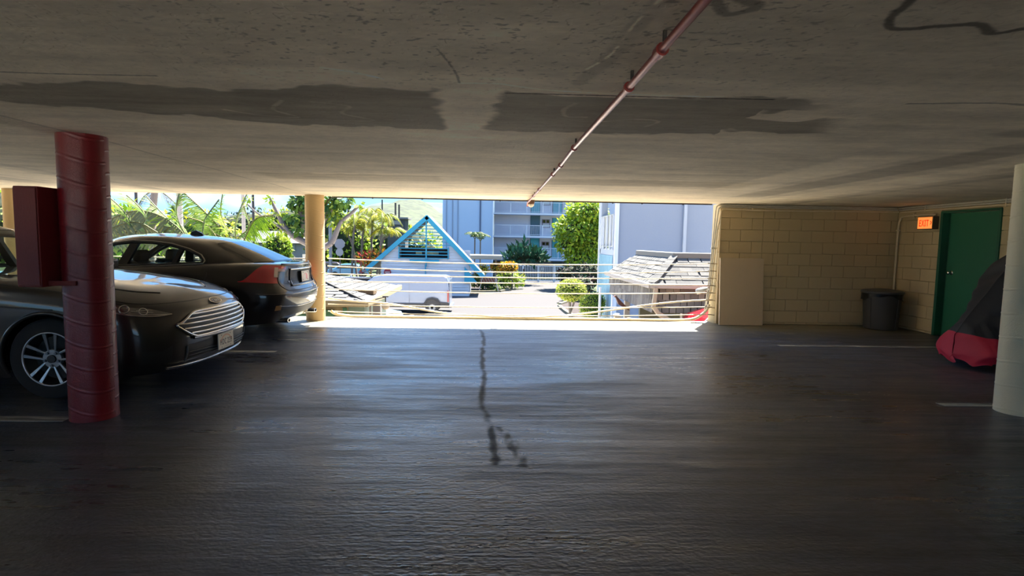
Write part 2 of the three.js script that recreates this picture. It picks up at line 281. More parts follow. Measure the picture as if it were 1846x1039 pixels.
// round columns cast in wound paper tubes, with their faint spiral seams
function column(R, h, pitch, ph, seam = 0.0022) {
  const n = 64, m = 480, p = [], uv = [], idx = [];
  for (let j = 0; j <= m; j++) for (let i = 0; i <= n; i++) {
    const a = i / n * Math.PI * 2, y = j / m * h, f = ((y - a / (Math.PI * 2) * pitch * 0.55 + 0.02 * Math.sin(a * 2 + ph) + ph) / pitch) % 1, q = Math.abs(f - 0.5) * pitch;
    const r = R + seam * Math.exp(-((q / 0.0045) ** 2)) * (i === 0 || i === n ? 1 : 1) - 0.4 * seam * Math.exp(-(((q - 0.014) / 0.008) ** 2)) + 0.0015 * (fbm(Math.cos(a) * 3 + 5, y * 6 + Math.sin(a) * 3, 2) - 0.5);
    p.push(r * Math.cos(a), y, r * Math.sin(a)); uv.push(a * R, y);
  }
  for (let j = 0; j < m; j++) for (let i = 0; i < n; i++) { const a = j * (n + 1) + i, b = a + 1, c = a + n + 1, e = c + 1; idx.push(a, c, b, b, c, e); }
  const g = new THREE.BufferGeometry(); g.setAttribute('position', new THREE.Float32BufferAttribute(p, 3)); g.setAttribute('uv', new THREE.Float32BufferAttribute(uv, 2)); g.setIndex(idx); g.computeVertexNormals(); return g;
}
const matRed = phys(col(0.2, 0.0035, 0.01), 0.45, { bumpMap: rep(GRAIN, 0.35, 0.35), bumpScale: 0.002, clearcoat: 0.45, clearcoatRoughness: 0.3 }), matCream = rough(col(0.6, 0.42, 0.21), 0.7, 0.35, 0.003), matPale = rough(col(0.72, 0.66, 0.5), 0.62, 0.35, 0.003);
function addColumn(x, d, R, m, label, pitch, ph) { const c = tag(mesh('column', column(R, H, pitch, ph), m), label, 'column'); c.position.copy(V(x, 0, d)); return c; }
addColumn(-2.955, 4.13, 0.153, matRed, 'glossy dark red round concrete column with a cabinet strapped to its side', 0.165, 0.03);
addColumn(-2.935, 9.22, 0.152, matCream, 'cream round concrete column in the middle of the opening, behind the sedan tail', 0.2, 0.1);
addColumn(-7.7, 9.22, 0.152, matCream, 'narrow glimpse of a cream column at the far left edge, behind the red cabinet', 0.2, 0.05);
addColumn(4.425, 4.4, 0.16, matPale, 'pale greenish cream round column at the right edge, in front of the covered motorbike', 0.2, 0.12);
// red cabinet hung on the red column
{
  const t = thing('utility_cabinet', 'dark red sheet metal cabinet strapped to the left of the red column', 'cabinet', V(-3.19, 0.985, 4.03)); const m = rough(col(0.2, 0.022, 0.022), 0.5, 0.4, 0.0015);
  mesh('cabinet_body', rbox(0.162, 0.692, 0.25, 0.006, 0, 0.346, 0), m, t); mesh('cabinet_door', rbox(0.15, 0.67, 0.012, 0.004, 0, 0.346, -0.129), m, t);
  mesh('bracket', [rbox(0.2, 0.034, 0.012, 0.004, 0.165, 0.025, -0.062)], rough(col(0.24, 0.03, 0.025), 0.5), t);
}

// leaning board, conduits, pipe, exit sign, camera
{
  const b = tag(mesh('board', rbox(0.75, 1.14, 0.035, 0.004, 0, 0.57, 0), rough(col(0.6, 0.46, 0.3), 0.6, 0.5, 0.0015)), 'plain cream painted board leaning on the block wall beside the opening', 'board');
  b.position.copy(V(4.215, 0.005, 9.17)); b.rotation.set(-0.075, 0, 0.0);
}
const matPipe = std(col(0.8, 0.66, 0.44), 0.45), matGrey = std(col(0.62, 0.58, 0.5), 0.4), matDark = std(col(0.03, 0.025, 0.02), 0.6);
function conduit(label, pts, r, m, clips, tension = 0.2, seg) {
  const t = thing('electrical_conduit', label, 'conduit'); mesh('pipe', tube(pts, r, 8, tension, seg ?? (pts.length - 1) * 8), m, t);
  for (const [x, y, d, along] of clips) mesh('clamp', along === 'd' ? rbox(r * 2.6, r * 3.4, 0.02, 0.002, x, y, d) : along === 'y' ? rbox(r * 3.4, 0.02, r * 2.6, 0.002, x, y, d) : rbox(0.02, r * 3.4, r * 2.6, 0.002, x, y, d), m, t);
  return t;
}
const wd = WALLD - 0.018;
for (const [k, y, m, which] of [[0, 2.036, matGrey, 'grey conduit nearest the ceiling'], [1, 2.004, matGrey, 'thin grey conduit second from the ceiling'], [2, 1.968, matPipe, 'cream conduit lowest of the three']]) {
  const jx = X0 - 0.035 - 0.03 * (2 - k), ix = WALLX - 0.03 - 0.004 * k, q = wd - 0.03 * k - 0.006;
  conduit(which + ' along the end wall', [V(jx + 0.022, y - 0.03, q - 0.01), V(jx + 0.05, y - 0.006, q - 0.01), V(jx + 0.12, y, q), V(X0 + 0.3, y - (k === 2 ? 0.012 : 0), q), V(X0 + 1.5, y - (k === 2 ? 0.012 : 0), q), V(ix - 0.02, y, q)], 0.0135, m, [[X0 + 0.42 + 0.05 * k, y, q], [X0 + 1.9, y - 0.004, q]], 0.25, 70);
  conduit(which + ' along the side wall over the green door', [V(ix, y, q - 0.015), V(ix, y, 8.6), V(ix, y, 7.17)], 0.0135, m, [[ix, y, 8.7, 'd'], [ix, y, 7.3, 'd']], 0.25, 20);
  conduit(which + ', bending down the wall end beside the opening', [V(jx - 0.02, 0.2 + 0.1 * k, wd + 0.2), V(jx - 0.005, 0.6, wd + 0.13), V(jx + 0.005, 1.2, wd + 0.07), V(jx + 0.008, 1.6, wd + 0.02), V(jx + 0.01, y - 0.12, q), V(jx + 0.02, y - 0.035, q - 0.01)], 0.011, m, [[jx + 0.006, 1.3, wd + 0.06, 'y']], 0.25, 60);
}
conduit('cream conduit running down the inner corner into the floor behind the bin', [V(WALLX - 0.024, 1.87, 9.24), V(WALLX - 0.03, 1.78, 9.28), V(WALLX - 0.032, 1.5, 9.285), V(WALLX - 0.032, 0.7, 9.285), V(WALLX - 0.032, 0.01, 9.285)], 0.017, matPipe, [[WALLX - 0.032, 1.66, 9.285, 'y']], 0.3, 60);
conduit('short cream conduit from the inner corner to the exit sign', [V(WALLX - 0.022, 1.9, 8.5), V(WALLX - 0.022, 1.902, 8.7), V(WALLX - 0.022, 1.9, 9.12), V(WALLX - 0.024, 1.875, 9.236)], 0.017, matPipe, [[WALLX - 0.022, 1.902, 8.95, 'd']], 0.3, 40);
conduit('thin cream conduit standing on the wall end beside the board', [V(X0 + 0.012, 0.01, 9.33), V(X0 + 0.012, 0.7, 9.33), V(X0 + 0.012, 1.3, 9.33), V(X0 + 0.012, 1.93, 9.33)], 0.012, matPipe, [[X0 + 0.012, 0.72, 9.33, 'y']], 0.3, 20);
{ // red sprinkler line
  const t = thing('ceiling_pipe', 'thin dark red pipe running under the ceiling towards the opening', 'pipe'), m = std(col(0.3, 0.055, 0.05), 0.28, { metalness: 0.25 });
  mesh('pipe', tube([V(0.545, 1.99, -6), V(0.54, 1.99, 1), V(0.54, 1.99, 2.4), V(0.533, 1.993, 3.8), V(0.55, 1.998, 4.7), V(0.553, 2.0, 6.5), V(0.56, 2.012, 8.9), V(0.56, 2.012, 9.36), V(0.56, 1.96, 9.42)], 0.0145, 12, 0.3, 120), m, t);
  for (const [x, y, d, l] of [[0.54, 1.99, 1.86, 0.045], [0.54, 1.99, 2.29, 0.02], [0.533, 1.993, 3.78, 0.03], [0.55, 1.998, 4.67, 0.05], [0.552, 1.999, 5.3, 0.04], [0.555, 2.004, 6.9, 0.05], [0.556, 2.008, 7.9, 0.04]]) mesh('coupling', new THREE.CylinderGeometry(0.022, 0.022, l, 12).rotateX(Math.PI / 2).translate(x, y, -d), m, t);
  for (const [x, d] of [[0.54, 1.86], [0.54, 2.29], [0.533, 3.78], [0.552, 5.3], [0.556, 7.9]]) mesh('hanger', rbox(0.012, 0.052, 0.012, 0.002, x + 0.012, 2.031, d), matDark, t);
}
{
  const t = thing('exit_sign', 'orange box exit sign with red letters on the wall beside the green door', 'sign', V(WALLX - 0.05, 1.765, 8.62));
  mesh('housing', rbox(0.1, 0.2, 0.32, 0.006), std(col(0.09, 0.06, 0.035), 0.5), t);
  const tex = canvasTex(512, 320, (g) => { g.fillStyle = '#e08a44'; g.fillRect(0, 0, 512, 320); g.strokeStyle = '#d06a2a'; g.lineWidth = 10; g.strokeRect(8, 8, 496, 304); g.fillStyle = '#e8300c'; g.font = 'bold 250px sans-serif'; g.textAlign = 'center'; g.textBaseline = 'middle'; g.save(); g.translate(216, 168); g.scale(0.66, 1); g.fillText('EXIT', 0, 0); g.restore(); g.strokeStyle = '#b82408'; g.lineWidth = 22; g.beginPath(); g.moveTo(446, 110); g.lineTo(484, 160); g.lineTo(446, 210); g.stroke(); });
  const face = new THREE.PlaneGeometry(0.3, 0.185).rotateY(-Math.PI / 2).translate(-0.0515, 0, 0);
  mesh('sign_face', face, new THREE.MeshStandardMaterial({ map: tex, emissive: 0xffffff, emissiveMap: tex, emissiveIntensity: 0.16, roughness: 0.4 }), t);
  const l = new THREE.RectAreaLight(0xff7a30, 0.16, 0.3, 0.185); l.position.set(-0.054, 0, 0); l.lookAt(-5, 0, 0); l.rotation.set(0, Math.PI / 2, 0); t.add(l);
}
{
  const t = thing('security_camera', 'white dome camera on a brown base at the slab edge', 'camera', V(0.62, 1.985, 9.36));
  mesh('base', [rbox(0.115, 0.055, 0.1, 0.008, 0, 0.045, 0), cyl(0.058, 0.05, 0.02, 20, 0, 0.01, 0)], std(col(0.2, 0.11, 0.08), 0.5), t);
  mesh('housing', new THREE.LatheGeometry([[0.052, 0.002], [0.053, -0.012], [0.04, -0.035], [0.02, -0.044], [0.0001, -0.045]].map(([a, b]) => new THREE.Vector2(a, b)), 24), std(col(0.8, 0.76, 0.68), 0.35), t);
  mesh('lens', new THREE.SphereGeometry(0.019, 16, 10).scale(1, 0.6, 1).translate(0, -0.042, 0), phys(0x050505, 0.08), t);
}
{ // dark cable clipped along the slab edge
  const t = thing('edge_cable', 'thin dark cable clipped along the slab edge over the opening', 'cable');
  mesh('cable', tube([V(-2.77, 1.9, 9.28), V(-2.75, 1.97, 9.3), V(-2.68, 2.035, 9.33), V(-2.4, 2.042, 9.35), V(0, 2.043, 9.35), V(2, 2.043, 9.35), V(3.7, 2.043, 9.35)], 0.011, 8, 0.3, 80), matDark, t);
  for (const x of [-2.02, -1.2, 0.1, 1.35, 2.0, 2.5, 3.2]) mesh('clip', rbox(0.02, 0.03, 0.03, 0.003, x, 2.038, 9.35), matDark, t);
}
// barrier: eight wire ropes between column and wall end, one slack; and in the bay behind the sedan
const matRope = std(col(0.62, 0.55, 0.42), 0.5);
function rope(y0, y1, sag, x0, x1, label, d = 9.44, r = 0.0085) {
  const pts = []; for (let i = 0; i <= 10; i++) { const t = i / 10; pts.push(V(lerp(x0, x1, t), lerp(y0, y1, t) - sag * 4 * t * (1 - t), d)); }
  return tag(mesh('barrier_rope', tube(pts, r, 7, 0.5, 40), matRope), label, 'rope');
}
const order = ['topmost', 'second', 'third', 'fourth', 'fifth', 'sixth', 'seventh', 'lowest'];
[[1.02, 1.04, 0.06], [0.89, 0.91, 0.07], [0.76, 0.78, 0.03], [0.63, 0.66, 0], [0.5, 0.53, 0.045], null, [0.24, 0.28, 0.03], [0.12, 0.15, 0.05]].forEach((q, k) => q && rope(q[0], q[1], q[2], -2.8, 3.82, order[k] + ' pale wire rope of the barrier in the main opening'));
tag(mesh('barrier_rope', tube([V(-2.8, 0.34, 9.46), V(-2.3, 0.29, 9.46), V(-1.7, 0.25, 9.47), V(-0.9, 0.12, 9.48), V(0, 0.055, 9.5), V(0.9, 0.06, 9.5), V(1.8, 0.16, 9.48), V(2.7, 0.3, 9.46), V(3.3, 0.37, 9.45), V(3.82, 0.405, 9.44)], 0.015, 8, 0.5, 80), matRope), 'thick slack rope of the barrier drooping onto the deck edge', 'rope');
for (let k = 0; k < 8; k++) rope(1.02 - k * 0.13, 1.02 - k * 0.13, 0.02, -7.56, -3.07, order[k] + ' wire rope of the barrier in the bay behind the sedan', 9.23);
for (let k = 0; k < 8; k++) tag(mesh('eye_bolt', [rod(V(3.74, 1.04 - k * 0.127, 9.4), V(3.9, 1.03 - k * 0.127, 9.37), 0.006)], std(col(0.2, 0.13, 0.07), 0.6, { metalness: 0.5 })), order[k] + ' rusty eye bolt holding a rope at the wall end', 'bolt');
{
  const t = thing('floor_pipe', 'cream pipe lying along the deck edge under the wire ropes', 'pipe');
  mesh('pipe', tube([V(-2.74, 0.13, 9.4), V(-2.68, 0.08, 9.44), V(-2.5, 0.04, 9.5), V(-2.2, 0.028, 9.53), V(0, 0.026, 9.55), V(2, 0.026, 9.55), V(3.2, 0.028, 9.55), V(3.55, 0.06, 9.53), V(3.74, 0.2, 9.5), V(3.78, 0.32, 9.48)], 0.024, 10, 0.4, 110), matPipe, t);
  for (const x of [-1.4, 0.62, 2.4]) mesh('coupling', new THREE.CylinderGeometry(0.03, 0.03, 0.07, 12).rotateZ(Math.PI / 2).translate(x, 0.028, -9.55), matPipe, t);
}
{ // bin
  const t = thing('trash_can', 'round dark grey plastic bin with lid and black liner in the corner', 'bin', V(6.52, 0, 9.0)), m = rough(col(0.062, 0.06, 0.058), 0.5, 0.3, 0.001);
  mesh('bin_body', new THREE.LatheGeometry([[0.0001, 0.012], [0.235, 0], [0.245, 0.02], [0.278, 0.56], [0.282, 0.575], [0.29, 0.58], [0.29, 0.6], [0.26, 0.6]].map(([a, b]) => new THREE.Vector2(a, b)), 56), m, t);
  for (let k = 0; k < 4; k++) { const a = k * Math.PI / 2 + 0.35; mesh('rib', rod(new THREE.Vector3(0.246 * Math.sin(a), 0.03, 0.246 * Math.cos(a)), new THREE.Vector3(0.277 * Math.sin(a), 0.53, 0.277 * Math.cos(a)), 0.01), m, t); }
  const lp = []; for (let i = 0; i <= 60; i++) { const a = i / 60 * Math.PI * 2; lp.push(a); }
  const bag = new THREE.CylinderGeometry(0.3, 0.296, 0.1, 60, 5, true), bp = bag.attributes.position;
  for (let i = 0; i < bp.count; i++) { const a = Math.atan2(bp.getX(i), bp.getZ(i)), low = 0.5 - bp.getY(i) / 0.1, s = 1 + (0.015 * Math.sin(a * 13) + 0.02 * Math.sin(a * 5 + 1)) * low; bp.setX(i, bp.getX(i) * s); bp.setZ(i, bp.getZ(i) * s); bp.setY(i, bp.getY(i) * (1 + (bp.getY(i) < 0 ? 0.9 * Math.sin(a * 2 - 0.6) + 0.3 * Math.sin(a * 7) : 0))); }
  bag.computeVertexNormals(); mesh('bin_liner', bag.translate(0, 0.575, 0), phys(0x070708, 0.35, { side: THREE.DoubleSide }), t);
  mesh('lid', new THREE.LatheGeometry([[0.3, 0.6], [0.312, 0.612], [0.308, 0.64], [0.27, 0.655], [0.1, 0.676], [0.0001, 0.68]].map(([a, b]) => new THREE.Vector2(a, b)), 56), rough(col(0.07, 0.073, 0.075), 0.4, 0.3, 0.001), t);
}
// ---------------------------------------------------------------- cars: bicubic surfaces through a control net (half body, mirrored)
function netSurface(net) {                                           // net[row][column] = [x, y, z], z >= 0; column 0 front centre, last column rear centre, last row centre line
  const R = net.length, C = net[0].length, mir = (p) => [p[0], p[1], -p[2]];
  const row = (i, j) => { if (j < 0) return mir(net[i][-j]); if (j >= C) return mir(net[i][2 * C - 2 - j]); return net[i][j]; };
  const get = (i, j) => { if (i < 0) { const a = row(0, j), b = row(1, j); return [2 * a[0] - b[0], 2 * a[1] - b[1], 2 * a[2] - b[2]]; } if (i >= R) return mir(row(2 * R - 2 - i, j)); return row(i, j); };
  const cr = (a, b, c, d, t) => 0.5 * (2 * b + (c - a) * t + (2 * a - 5 * b + 4 * c - d) * t * t + (3 * b - a - 3 * c + d) * t * t * t);
  const S = (u, v) => {
    const s = u < 0 ? -1 : 1; u = Math.min(C - 1, Math.abs(u)); v = Math.max(0, Math.min(R - 1, v));
    const j = Math.min(C - 2, Math.floor(u)), i = Math.min(R - 2, Math.floor(v)), tu = u - j, tv = v - i, q = [0, 0, 0];
    for (let k = 0; k < 3; k++) { const c = []; for (let a = -1; a < 3; a++) { const p = [-1, 0, 1, 2].map((b) => get(i + a, j + b)[k]); c.push(cr(...p, tu)); } q[k] = cr(...c, tv); }
    return new THREE.Vector3(q[0], q[1], s * q[2]);
  };
  const N = (u, v) => { const e = 0.01, uu = Math.abs(u), ua = Math.max(-10, uu - e), s = u < 0 ? -1 : 1; const a = S(uu + e, v).sub(ua < 0 ? (() => { const p = S(-ua, v); p.z *= -1; return p; })() : S(ua, v)), b = S(uu, Math.min(R - 1, v + e)).sub(S(uu, Math.max(0, v - e))); const n = a.cross(b).normalize().negate(); if (n.lengthSq() < 0.5) n.set(0, 1, 0); n.z *= s; return n; };
  return { S, N, R, C, at: (u, v, o = 0) => S(u, v).addScaledVector(N(u, v), o) };
}
function skin(sf, o = {}) {                                          // grid over part of the surface, both sides unless side is given; skip(p) cuts holes
  const { u0 = 0, u1 = sf.C - 1, v0 = () => 0, v1 = () => sf.R - 1, nu = 60, nv = 20, off = 0, skip, sides = [1, -1] } = o, list = [];
  for (const s of sides) {
    const p = [], idx = [], uv = [], P = [];
    for (let i = 0; i <= nu; i++) for (let j = 0; j <= nv; j++) { const u = lerp(u0, u1, i / nu), v = lerp(v0(u), v1(u), j / nv), q = off ? sf.at(u, v, off) : sf.S(u, v); q.z *= s; P.push(q); p.push(q.x, q.y, q.z); uv.push(q.x, q.y + q.z); }
    for (let i = 0; i < nu; i++) for (let j = 0; j < nv; j++) {
      const a = i * (nv + 1) + j, b = a + nv + 1; if (skip) { const c = P[a].clone().add(P[b]).add(P[a + 1]).add(P[b + 1]).multiplyScalar(0.25); c.z *= s; if (skip(c)) continue; }
      s > 0 ? idx.push(a, a + 1, b, b, a + 1, b + 1) : idx.push(a, b, a + 1, b, b + 1, a + 1);
    }
    const g = new THREE.BufferGeometry(); g.setAttribute('position', new THREE.Float32BufferAttribute(p, 3)); g.setAttribute('uv', new THREE.Float32BufferAttribute(uv, 2)); g.setIndex(idx); g.computeVertexNormals(); list.push(g);
  }
  return join(list);
}
const pair = (name, sf, o, m, parent) => [1, -1].map((s, i) => mesh(name, skin(sf, { ...o, sides: [s] }), m, Array.isArray(parent) ? parent[i] : parent));
const inside = (x, y, q) => { let c = false; for (let i = 0, j = q.length - 1; i < q.length; j = i++) { const [xi, yi] = q[i], [xj, yj] = q[j]; if (yi > y !== yj > y && x < (xj - xi) * (y - yi) / (yj - yi) + xi) c = !c; } return c; };
function sideFinder(sf, uA, uB, vA, vB) {                             // (x, y) on the side of the surface -> [u, v]
  const pts = []; for (let i = 0; i <= 120; i++) for (let j = 0; j <= 40; j++) { const u = lerp(uA, uB, i / 120), v = lerp(vA, vB, j / 40), p = sf.S(u, v); pts.push([p.x, p.y, u, v]); }
  return (x, y) => { let b = null, bd = 1e9; for (const q of pts) { const d = (q[0] - x) ** 2 + (q[1] - y) ** 2; if (d < bd) { bd = d; b = q; } } let [, , u, v] = b; for (let k = 0; k < 6; k++) { const p = sf.S(u, v), e = 0.01, a = sf.S(u + e, v), c = sf.S(u, v + e), ax = (a.x - p.x) / e, ay = (a.y - p.y) / e, cx = (c.x - p.x) / e, cy = (c.y - p.y) / e, D = ax * cy - ay * cx; if (Math.abs(D) < 1e-6) break; const dx = x - p.x, dy = y - p.y; u += Math.max(-0.2, Math.min(0.2, (dx * cy - dy * cx) / D)); v += Math.max(-0.2, Math.min(0.2, (ax * dy - ay * dx) / D)); } return [u, v]; };
}
const dense = (q, n) => { const o = []; for (let i = 0; i < q.length; i++) { const a = q[i], b = q[(i + 1) % q.length]; for (let k = 0; k < n; k++) o.push([lerp(a[0], b[0], k / n), lerp(a[1], b[1], k / n)]); } return o; };
const rubber = rough(col(0.012, 0.012, 0.013), 0.85, 0.1, 0.001), chrome = std(col(0.62, 0.6, 0.57), 0.16, { metalness: 1 }), blackTrim = std(col(0.008, 0.008, 0.009), 0.45), glassTint = phys(col(0.86, 0.95, 0.9), 0.02, { transmission: 1, thickness: 0, ior: 1.5, specularIntensity: 0.6 }), seatM = rough(col(0.012, 0.012, 0.012), 0.8), darkGlass = phys(col(0.012, 0.014, 0.016), 0.04, { ior: 1.6 });
function wheel(parent, x, z, s, r, rimR, spokes) {                    // s: which side faces out
  const w = mesh('wheel', new THREE.LatheGeometry([[rimR - 0.01, -0.1], [rimR + 0.012, -0.108], [r - 0.02, -0.104], [r - 0.004, -0.085], [r, -0.05], [r, 0.05], [r - 0.004, 0.085], [r - 0.02, 0.104], [rimR + 0.012, 0.108], [rimR - 0.01, 0.1]].map(([a, b]) => new THREE.Vector2(a, b)), 56).rotateX(Math.PI / 2).translate(x, r, z), rubber, parent);
  const alloy = std(col(0.42, 0.43, 0.45), 0.28, { metalness: 0.85 }), zo = z + s * 0.098, rim = [new THREE.TorusGeometry(rimR - 0.006, 0.009, 8, 56).translate(x, r, zo)];
  for (let k = 0; k < 5; k++) for (const q of spokes === 10 ? [-1, 1] : [0]) {
    const a = k / 5 * 6.2832 + 0.3, sp = spokes === 10 ? prism([[0.045, q * 0.018], [0.06, q * 0.033], [rimR - 0.004, q * 0.062 + 0.0], [rimR - 0.004, q * 0.032]].sort(() => 0), 0.02, 0.003) : prism([[0.03, -0.035], [rimR - 0.004, -0.028], [rimR - 0.004, 0.028], [0.03, 0.035]], 0.02, 0.003);
    const p = sp.attributes.position; for (let i = 0; i < p.count; i++) p.setZ(i, p.getZ(i) - 0.03 * (1 - Math.hypot(p.getX(i), p.getY(i)) / rimR)); sp.computeVertexNormals();
    rim.push(sp.rotateZ(a).translate(0, 0, -0.012).scale(1, 1, s).translate(x, r, zo));
  }
  rim.push(new THREE.CylinderGeometry(0.075, 0.082, 0.02, 28).rotateX(Math.PI / 2).translate(x, r, zo - s * 0.028)); mesh('rim', rim, alloy, w);
  mesh('barrel', new THREE.CylinderGeometry(rimR - 0.008, rimR - 0.03, 0.16, 40, 1, true).rotateX(Math.PI / 2).translate(x, r, zo - s * 0.09), std(col(0.1, 0.1, 0.1), 0.5, { metalness: 0.6, side: THREE.DoubleSide }), w);
  mesh('brake', new THREE.CylinderGeometry(rimR * 0.8, rimR * 0.8, 0.03, 32).rotateX(Math.PI / 2).translate(x, r, zo - s * 0.1), std(col(0.012, 0.012, 0.012), 0.6), w);
  mesh('hub_cap', new THREE.CylinderGeometry(0.033, 0.035, 0.03, 24).rotateX(Math.PI / 2).translate(x, r, zo - s * 0.02), blackTrim, w);
  for (let k = 0; k < 5; k++) { const a = k / 5 * 6.2832 + 0.3 + (spokes === 10 ? 0.628 : 0.628); mesh('lug_nut', new THREE.CylinderGeometry(0.011, 0.012, 0.03, 6).rotateX(Math.PI / 2).translate(x + 0.056 * Math.cos(a), r + 0.056 * Math.sin(a), zo - s * 0.018), std(col(0.25, 0.25, 0.26), 0.3, { metalness: 1 }), w); }
  return w;
}
function carBase(t, lower, green, paint, o) {
  const arches = o.axles.map((x) => [x, o.r + 0.005]), cut = (p) => Math.abs(p.z) > 0.35 && arches.some(([x, y]) => Math.hypot(p.x - x, p.y - y) < o.arch) && p.y < y0(p); const y0 = () => 0.95;
  mesh('body', skin(lower, { nu: 230, nv: 84, skip: cut }), paint, t);
  for (const x of o.axles) for (const s of [1, -1]) {
    const pts = []; for (let k = 0; k <= 26; k++) { const a = lerp(-0.35, Math.PI + 0.35, k / 26), X = x + o.arch * Math.cos(a), Y = o.r + 0.005 + o.arch * Math.sin(a), [u, v] = o.find(X, Math.max(0.2, Y)), q = lower.at(u, v, 0.002); pts.push(new THREE.Vector3(X, Y, s * q.z)); }
    mesh('wheel_arch', tube(pts, 0.016, 7, 0.5, 52), o.archMat ?? paint, t);
    mesh('arch_liner', new THREE.CylinderGeometry(o.arch + 0.012, o.arch + 0.012, 0.62, 40, 1, true, Math.PI / 2 - 0.35 - Math.PI / 2, Math.PI + 0.7).rotateX(Math.PI / 2).rotateZ(0).translate(x, o.r, s * 0.58), std(col(0.006, 0.006, 0.006), 0.9, { side: THREE.DoubleSide }), t);
    wheel(t, x, s * (o.track - 0.105), s, o.r, o.rim, o.spokes);
  }
  mesh('underbody', [rbox(o.len[1] - o.len[0], 0.2, 1.1, 0.03, (o.len[0] + o.len[1]) / 2, 0.3, 0), rbox(o.wb - 0.85, 0.16, 1.66, 0.03, (o.axles[0] + o.axles[1]) / 2, 0.28, 0)], std(col(0.006, 0.006, 0.006), 0.9), t);
  // cabin shell with its openings
  const win = o.window, glassCut = (p) => (Math.abs(p.z) > 0.4 && inside(p.x, p.y, win));
  mesh('cabin', skin(green, { nu: 200, nv: 80, skip: (p) => glassCut(p) || (o.screenCut && o.screenCut(p)) }), paint, t);
  const gf = sideFinder(green, o.gu[0], o.gu[1], 0, green.R - 2);
  for (const s of [1, -1]) {
    const ring = (poly, n, off) => { const d = dense(poly, n).map(([x, y]) => { const [u, v] = gf(x, y), q = green.at(u, v, off); q.z *= s; return q; }); d.push(d[0].clone()); return d; };
    mesh('window_trim', tube(ring(win, 5, 0.004), 0.0085, 6, 0.1, 150), o.trim, t); mesh('window_seal', tube(ring(o.seal, 5, -0.006), 0.02, 6, 0.1, 150), blackTrim, t);
    for (const q of o.panes) { const sh = new THREE.ShapeGeometry(poly(dense(q, 6)), 1), p = sh.attributes.position; for (let i = 0; i < p.count; i++) { const [u, v] = gf(p.getX(i), p.getY(i)); p.setZ(i, s * green.at(u, v, -0.006).z); } sh.computeVertexNormals(); mesh('side_window', sh, o.glass, t); }
    for (const q of o.pillars) { const a = q.map(([x, y]) => { const [u, v] = gf(x, y), w = green.at(u, v, 0.003); w.z *= s; return w; }), b = a.map((w) => w.clone().add(new THREE.Vector3(0, 0, -0.05 * s))); mesh('pillar', quadGeo([[a[0], a[1], a[2], a[3]], [b[3], b[2], b[1], b[0]], [a[1], b[1], b[2], a[2]], [a[0], a[3], b[3], b[0]]]), blackTrim, t); }
  }
  for (const [x, z] of o.seats) mesh('seat', [rbox(0.16, 0.62, 0.48, 0.06, 0, 0.3, 0).rotateZ(0.24).translate(x, 0.42, z), rbox(0.11, 0.17, 0.26, 0.05, 0, 0, 0).rotateZ(0.15).translate(x - 0.2, 1.07, z), rbox(0.5, 0.14, 0.48, 0.05, x + 0.22, 0.46, -z)], seatM, t);
  mesh('dashboard', [rbox(0.5, 0.2, 1.3, 0.06, o.dash, 0.84, 0), rbox(1.9, 0.06, 1.3, 0.02, o.dash - 1.2, 0.33, 0)], seatM, t);
}
function plate(t, name, draw, pos, ry, tilt, w = 0.305, h = 0.152) {
  const tex = canvasTex(384, 192, draw), g = mesh(name, rbox(0.008, h, w, 0.002), std(col(0.5, 0.5, 0.48), 0.5), t); g.position.copy(pos); g.rotation.set(0, ry, tilt, 'YXZ');
  mesh('plate_print', new THREE.PlaneGeometry(w - 0.006, h - 0.006).rotateY(Math.PI / 2).translate(0.0052, 0, 0), std(0xffffff, 0.5, { map: tex }), g); return g;
}
function symmetricLine(sf, U, v, off, r, m, name, t, n = 48, taper) { const pts = []; for (let i = 0; i <= n; i++) { const u = lerp(-U, U, i / n); pts.push(sf.at(u === 0 ? 1e-4 : u, typeof v === 'function' ? v(Math.abs(u)) : v, off)); } return mesh(name, tube(pts, r, 7, 0.5, n * 2), m, t); }

